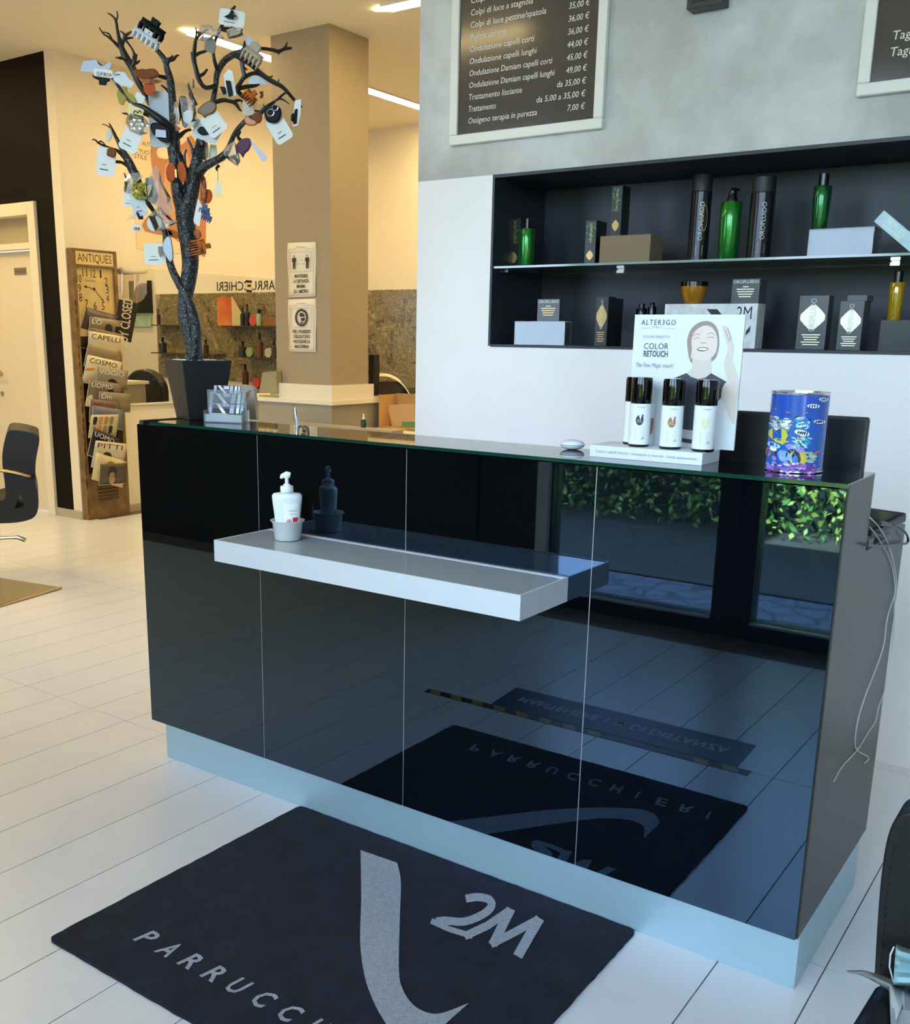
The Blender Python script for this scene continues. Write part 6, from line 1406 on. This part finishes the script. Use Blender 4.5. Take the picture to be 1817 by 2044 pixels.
box((-3.999, 3.82, zq - 0.03), (-3.2, 4.15, zq - 0.0005)).build('top_extension', M('white_counter_top', '#f0e6cf', 0.35), bc)
pp_ = spline([(748, 752), (775, 752), (800, 765), (818, 790), (830, 830)], 5)
rws = [[Yp(x, y, 3.81) for x, y in pp_], [Yp(x, y, 4.02) + Z * 0.02 for x, y in pp_]]
MB().sheet(rws).build('paper_roll', M('roll_paper', '#e9d9b4', 0.6), t, solid=0.002)
t = front_box('hair_dryer_stand', 'tall black appliance standing beside the pillar on the back counter', 'appliance', ((736, 790), (736, 708), (747, 707), (748, 735), (746, 790)), 3.64, M('black_appliance', '#14120f', 0.35), 0.06)

# ================================================================== far wall goods, seen in the mirror: shelves on the marble
def mir_at(px, py, y=YM - 0.14):
    p = Yp(px, py, y); return V((2 * XM - p.x, p.y, p.z))
def far_shelf(px0, px1, py, label):
    a, b_ = mir_at(px0, py, YM - 0.16), mir_at(px1, py, YM - 0.16)
    t = thing('bottle_shelf', label, 'shelf', ((a.x + b_.x) / 2, YM - 0.1, a.z))
    box((min(a.x, b_.x), YM - 0.16, a.z - 0.012), (max(a.x, b_.x), YM - 0.021, a.z)).build('board', M('dark_shelf_glass', '#4a4433', 0.2), t)
    return a.z
z1 = far_shelf(440, 575, 650, 'upper small shelf on the marble wall, seen in the mirror')
z2 = far_shelf(476, 575, 712, 'middle small shelf on the marble wall, seen in the mirror')
z3 = far_shelf(478, 575, 772, 'lower small shelf on the marble wall, seen in the mirror')
z4 = far_shelf(300, 360, 648, 'upper shelf at the marble end, seen in the mirror')
z5 = far_shelf(300, 430, 703, 'long lower shelf at the marble end, seen in the mirror')
def far_bottle(px, z, h, r, hexc, label, capr=0.4):
    p = mir_at(px, 690); p.z = z
    t = thing('bottle', label, 'bottle', p, 'bottles on the marble wall shelves')
    MB().lathe([(r, 0.0005), (r, h * 0.62), (r * capr, h * 0.7), (r * capr, h * 0.74)], p, 12).build('body', M('farbottle' + hexc, hexc, 0.3), t)
    MB().lathe([(r * capr * 0.9, h * 0.74), (r * capr * 0.9, h)], p, 10).build('cap', m_blk, t)
def far_disc(px, z, r, hexc, label):
    p = mir_at(px, 690); p.z = z + r
    t = tag(MB().lathe([(r, -0.02), (r, 0.02)], p, 20, ax=Y).build('jar', M('farjar' + hexc, hexc, 0.4)), label, 'jar', 'jars on the marble wall shelves')
far_bottle(485, z1, 0.19, 0.028, '#22252a', 'dark bottle on the upper marble shelf, beside the orange display'); far_bottle(494, z1, 0.22, 0.028, '#22252a', 'taller dark bottle on the upper marble shelf')
far_disc(507, z1, 0.055, '#c9482c', 'red jar on the upper marble shelf'); far_bottle(517, z1, 0.17, 0.03, '#8fae90', 'pale green tube on the upper marble shelf', 0.7)
far_bottle(483, z2, 0.16, 0.04, '#2b2a22', 'dark round bottle on the middle marble shelf'); far_disc(498, z2, 0.05, '#8fa36c', 'green jar on the middle marble shelf'); far_bottle(517, z2, 0.25, 0.035, '#6b3a20', 'brown bottle on the middle marble shelf'); far_disc(536, z2, 0.05, '#b9b294', 'cream jar on the middle marble shelf'); far_bottle(546, z2, 0.18, 0.03, '#3a3428', 'brown black bottle at the end of the middle marble shelf')
far_bottle(487, z3, 0.24, 0.035, '#4a2416', 'dark red bottle on the lower marble shelf'); far_disc(511, z3, 0.05, '#c9482c', 'red jar on the lower marble shelf')
far_bottle(318, z4, 0.17, 0.02, '#2f2a20', 'slim dark bottle on the upper shelf at the marble end'); far_bottle(324, z5, 0.17, 0.045, '#2b2823', 'thick dark bottle on the long lower shelf'); far_bottle(410, z5, 0.15, 0.03, '#3d3423', 'small brown bottle on the long lower shelf')
a, b_ = mir_at(436, 650), mir_at(480, 592)
od = thing('orange_display', 'orange leaflet display standing on the upper marble shelf', 'display', ((a.x + b_.x) / 2, YM - 0.1, z1))
x0_, x1_ = min(a.x, b_.x), max(a.x, b_.x)
MB().box((x1_ - (x1_ - x0_) * 0.6, YM - 0.16, z1 + 0.0005), (x1_, YM - 0.15, b_.z)).build('front_sheet', M('orange_red_print', '#c7552a', 0.4, nscale=5, hex2='#d98a4a'), od)
MB().prism([(x0_, YM - 0.05, z1 + 0.0005), (x1_ - (x1_ - x0_) * 0.6, YM - 0.15, z1 + 0.0005), (x1_ - (x1_ - x0_) * 0.6, YM - 0.15, b_.z)], (0.002, 0.02, 0)).build('side_sheet', M('cream_card_side', '#dcc99c', 0.5), od)
a, b_ = mir_at(526, 649), mir_at(560, 633)
MBx = box((min(a.x, b_.x), YM - 0.15, z1 + 0.0005), (max(a.x, b_.x), YM - 0.05, b_.z)).build('brown_carton', M('brown_carton', '#8a5a2c', 0.5)); tag(MBx, 'flat brown carton on the upper marble shelf', 'box')
sgn = thing('wall_lettering', 'black salon lettering on the far wall above the marble, read through the mirror', 'sign', mir_at(490, 577, YM - 0.004))
e_ = mir_at(432, 578, YM - 0.004); s_0 = mir_at(556, 578, YM - 0.004)
mb = MB(); mb.text('PARRUCCHIERI', plane((s_0.x, YM - 0.004, s_0.z), X, Z), 0.135, width=e_.x - s_0.x); mb.build('lettering', M('sign_black', '#2a241a', 0.5), sgn)
# tufted chair, television and shelf in the mirror
p = mir_at(283, 770, 4.75)
tcv = thing('tufted_chair', 'black tufted leather armchair in the back room, seen in the mirror', 'chair', V((p.x, 4.75, 0)))
rows = []
wd_ = 0.30; zb2 = 0.55; zt2 = mir_at(283, 736, 4.75).z
m_lea = M('black_leather', '#15130f', 0.35, bump=0.2, bscale=80)
bk = MB()
out = [(p.x + wd_ * math.cos(a), 4.75, zb2 + (zt2 - zb2) * (0.55 + 0.45 * math.sin(a))) for a in [PI * i / 14 for i in range(15)]] + [(p.x - wd_, 4.75, 0.45), (p.x + wd_, 4.75, 0.45)]
bk.prism(out, (0, 0.10, 0)); bk.build('backrest', m_lea, tcv, bevel=0.03, seg=3)
bt = MB()
for i in range(3):
    for j in range(4): bt.ball((p.x - 0.18 + 0.12 * j + 0.06 * (i % 2), 4.747, 0.70 + 0.12 * i), 0.012, 8)
bt.build('buttons', M('leather_button', '#3a352c', 0.2), tcv)
MB().box((p.x - wd_, 4.3, 0.38), (p.x + wd_, 4.75, 0.50)).build('seat', m_lea, tcv, bevel=0.03, seg=3)
MB().lathe([(0.25, 0), (0.25, 0.02), (0.03, 0.04), (0.03, 0.38)], (p.x, 4.5, 0), 20).build('base', SIL, tcv)
tv = thing('wall_screen', 'black screen on the alcove wall, seen in the mirror', 'screen', mir_at(285, 600, 7.38))
a, b_ = mir_at(262, 625, 7.38), mir_at(300, 560, 7.38)
box((min(a.x, b_.x), 7.35, a.z), (max(a.x, b_.x), 7.398, b_.z)).build('panel', M('screen_black', '#14120f', 0.2), tv, bevel=0.004)
a, b_ = mir_at(262, 652, 7.38), mir_at(300, 615, 7.38)
gp_ = thing('green_picture', 'pale green picture below the screen on the alcove wall', 'picture', mir_at(280, 640, 7.38))
box((min(a.x, b_.x), 7.37, a.z), (max(a.x, b_.x), 7.398, b_.z - 0.02)).build('sheet', M('pale_green_print', '#8fb59a', 0.5, nscale=6, hex2='#c2d9c6'), gp_)

# ================================================================== styling chair at the edge of the room
oc = V((-4.62, 1.33, 0))
sc = thing('styling_chair', 'black leather salon chair with metal armrest on a flat square base', 'chair', oc)
def cq(px, py, off=0.0):
    d = ray(px, py); D0 = (oc - CAM).dot(FH); return CAM + d * ((D0 + off) / d.dot(FH))
m_sl = M('black_salon_leather', '#16130f', 0.38, bump=0.1, bscale=60)
def zc(x, y): return (x * 0.23488, 820 + y * 0.23488)
outl = [(22, 480), (20, 360), (45, 230), (85, 165), (200, 172), (300, 198), (332, 225), (330, 290), (305, 430), (302, 600), (325, 720), (325, 830), (290, 905), (200, 940), (80, 955), (-120, 955), (-260, 930), (-260, 850), (-120, 790), (0, 765), (45, 735), (40, 620)]
hole = [(170, 715), (205, 800), (190, 822), (125, 832), (140, 790)]
pr_ = smoothpts([zc(*p) for p in outl], 3)
hw = 0.24
EXD = V((oc.x - CAM.x, oc.y - CAM.y, 0)).normalized()
def side(off, nm):
    # the shell side: outline joined to the hole by a slit
    pass
# body of the shell as a bmesh with the triangular opening cut out of the profile
import bmesh
bm = bmesh.new()
vo_ = [bm.verts.new(cq(x, y, -hw)) for x, y in pr_]; vh = [bm.verts.new(cq(*zc(*p), -hw)) for p in hole]
eo = [bm.edges.new((vo_[i], vo_[(i + 1) % len(vo_)])) for i in range(len(vo_))]; eh = [bm.edges.new((vh[i], vh[(i + 1) % len(vh)])) for i in range(len(vh))]
fz = bmesh.ops.triangle_fill(bm, use_beauty=True, use_dissolve=False, edges=eo + eh)
faces = [g for g in fz['geom'] if isinstance(g, bmesh.types.BMFace)]
ex_ = bmesh.ops.extrude_face_region(bm, geom=faces)
for g in ex_['geom']:
    if isinstance(g, bmesh.types.BMVert): g.co += EXD * hw * 2
bmesh.ops.recalc_face_normals(bm, faces=bm.faces)
for v in bm.verts: v.co -= oc
me = bpy.data.meshes.new('seat_shell'); bm.to_mesh(me); bm.free(); me.materials.append(m_sl)
o = bpy.data.objects.new('seat_shell', me); col.objects.link(o); o.parent = sc; LOC[o.name] = oc.copy()
bv = o.modifiers.new('bevel', 'BEVEL'); bv.width = 0.02; bv.segments = 3; bv.limit_method = 'ANGLE'; bv.angle_limit = math.radians(50)
m_ch = M('brushed_champagne_metal', '#b8a88a', 0.28, 0.9)
for s in (-1, 1):
    MB().tube([cq(*zc(*p), s * (hw + 0.02)) for p in ((-260, 470), (-100, 485), (0, 505), (130, 525), (220, 548), (262, 558))], [0.012, 0.014, 0.016, 0.018, 0.018, 0.014], 10, flat=0.6).build('armrest', m_ch, sc)
MB().tube([cq(*zc(*p), -hw + 0.02) for p in ((-200, 1085), (0, 1082), (100, 1078), (150, 1075), (215, 1100))], [0.010, 0.010, 0.009, 0.012, 0.013], 8).build('foot_lever', m_ch, sc)
cbx = (cq(-40, 1044).x, cq(-40, 1044).y)
ax0 = cq(-45, 1040)
MB().tube([V((ax0.x, ax0.y, 0.02)), V((ax0.x, ax0.y, ax0.z + 0.02))], 0.035, 14).build('column', m_ch, sc)
c1, c2, c3 = Zp(121, 1176, 0), Zp(0, 1212, 0), Zp(0, 1157, 0)
dA = (c2 - c1).normalized(); dB = (c3 - c1).normalized(); L1 = 0.62; L2 = 0.62
bpz = MB().prism([c1, c1 + dA * L1, c1 + dA * L1 + dB * L2, c1 + dB * L2], (0, 0, 0.012)); bpz.build('base_plate', M('champagne_plate', '#8f8768', 0.12, 0.85), sc, bevel=0.002)
MB().tube([c1 + Z * 0.008 - dA * 0.004, c1 + dA * L1 + Z * 0.008], 0.008, 8).build('base_edge', m_ch, sc)

# ================================================================== waiting chair beside the desk, with papers and face mask
SZ = 0.45
a = Zp(1745, 1932, SZ); wy = a.y; x0 = a.x
wc = thing('waiting_chair', 'black leather waiting chair with stitched seams beside the desk end', 'chair', (x0 + 0.27, wy - 0.2, 0))
m_wl2 = M('black_chair_leather', '#0b0d12', 0.35, bump=0.08, bscale=90)
bp2 = [Yp(*p, wy) for p in ((1745, 1950), (1752, 1830), (1760, 1740), (1772, 1670), (1790, 1632), (1817, 1622))]
prof = [(p.x, p.z) for p in bp2]; cx = x0 + 0.27
prof2 = [(2 * cx - x, z) for x, z in reversed(prof)]
out = spline([(x, z) for x, z in prof], 4) + spline([(x, z) for x, z in prof2], 4)
MB().prism([(x, wy, max(z, SZ - 0.04)) for x, z in out], (0, 0.07, 0)).build('backrest', m_wl2, wc, bevel=0.012, seg=3)
stp = [Yp(*p, wy - 0.001) for p in ((1758, 1950), (1765, 1850), (1772, 1770), (1783, 1700), (1787, 1685))]
sm_ = MB()
sp2 = [V(q) for q in spline([tuple(p) for p in stp], 10)]
for i in range(0, len(sp2) - 1, 2): sm_.tube([sp2[i], sp2[i + 1]], 0.0011, 5)
sm_.build('stitching', M('seam_thread', '#05060a', 0.6), wc)
s1, s2 = Zp(1707, 1945, SZ), Zp(1680, 2044, SZ)
sx0 = x0 - 0.02
ss = MB().prism([(sx0 + 0.03, wy - 0.02, SZ - 0.09), (2 * cx - sx0 - 0.03, wy - 0.02, SZ - 0.09), (2 * cx - sx0, wy - 0.5, SZ - 0.09), (sx0 - 0.0, wy - 0.5, SZ - 0.09)], (0, 0, 0.09))
ss.build('seat', m_wl2, wc, bevel=0.018, seg=3)
for sx in (sx0 + 0.05, 2 * cx - sx0 - 0.05):
    for sy in (wy + 0.02, wy - 0.46): MB().tube([(sx, sy, 0), (sx, sy, SZ - 0.08)], 0.014, 10).build('leg', M('chrome_leg', '#b9bdc4', 0.15, 1.0), wc)
# crumpled grey paper bag and mask on the seat
rg = random.Random(8)
pbg = thing('tissue_paper', 'crumpled translucent grey tissue paper lying on the black waiting chair', 'paper', (x0 + 0.1, wy - 0.1, SZ))
tip = [(1690, 1938), (1722, 1937), (1750, 1944), (1780, 1955), (1817, 1968)]; bot = [(1692, 1940), (1720, 1946), (1748, 1960), (1776, 1978), (1780, 2060)]
rws = [[Zp(x, y, SZ + 0.014 + rg.uniform(0, 0.006)) for x, y in tip], [Zp((x + u) / 2, (y + v) / 2, SZ + 0.020 + rg.uniform(0, 0.008)) for (x, y), (u, v) in zip(tip, bot)], [Zp(x, y, SZ + 0.010 + rg.uniform(0, 0.004)) for x, y in bot]]
MB().sheet(rws).build('sheet', clear('grey_tissue', '#c2ccd4', 0.4, 0.35), pbg, solid=0.0012)
pb2 = [(1782, 1970), (1830, 1975), (1860, 2060), (1785, 2060)]
rws = [[Zp(1782 + 12 * i, 1968 + 24 * j + 3 * (i % 2), SZ + 0.012 + rg.uniform(0, 0.014)) for i in range(6)] for j in range(5)]
MB().sheet(rws).build('fold', M('grey_paper', '#a3aab2', 0.6), pbg, solid=0.001)
mk = thing('face_mask', 'pale blue pleated surgical face mask on the waiting chair', 'face mask', Zp(1790, 1960, SZ + 0.03))
base = [(1782, 1965), (1788, 1888), (1800, 1884), (1850, 1915), (1850, 1975)]
Pm_ = Yp(1790, 1960, wy - 0.05)
def mkp(px, py, o): return Yp(px, py, wy - 0.05 + o)
rws = []
for j in range(9):
    v = j / 8
    rws.append([mkp(1783 + (6 * (1 - v)) + i * 12, 1886 + v * 84 + i * 4 * (1 - v), -0.012 * (j % 2) - 0.03 * math.sin(PI * v)) for i in range(6)])
MB().sheet(rws).build('mask_cloth', M('pale_blue_fleece', '#8fb4bf', 0.7), mk, solid=0.001)
MB().tube([mkp(1785, 1890, -0.01), mkp(1778, 1905, -0.02), mkp(1776, 1930, -0.02), mkp(1784, 1960, -0.01)], 0.0012, 6).build('ear_loop', M('white_elastic', '#dfe4e8', 0.6), mk)
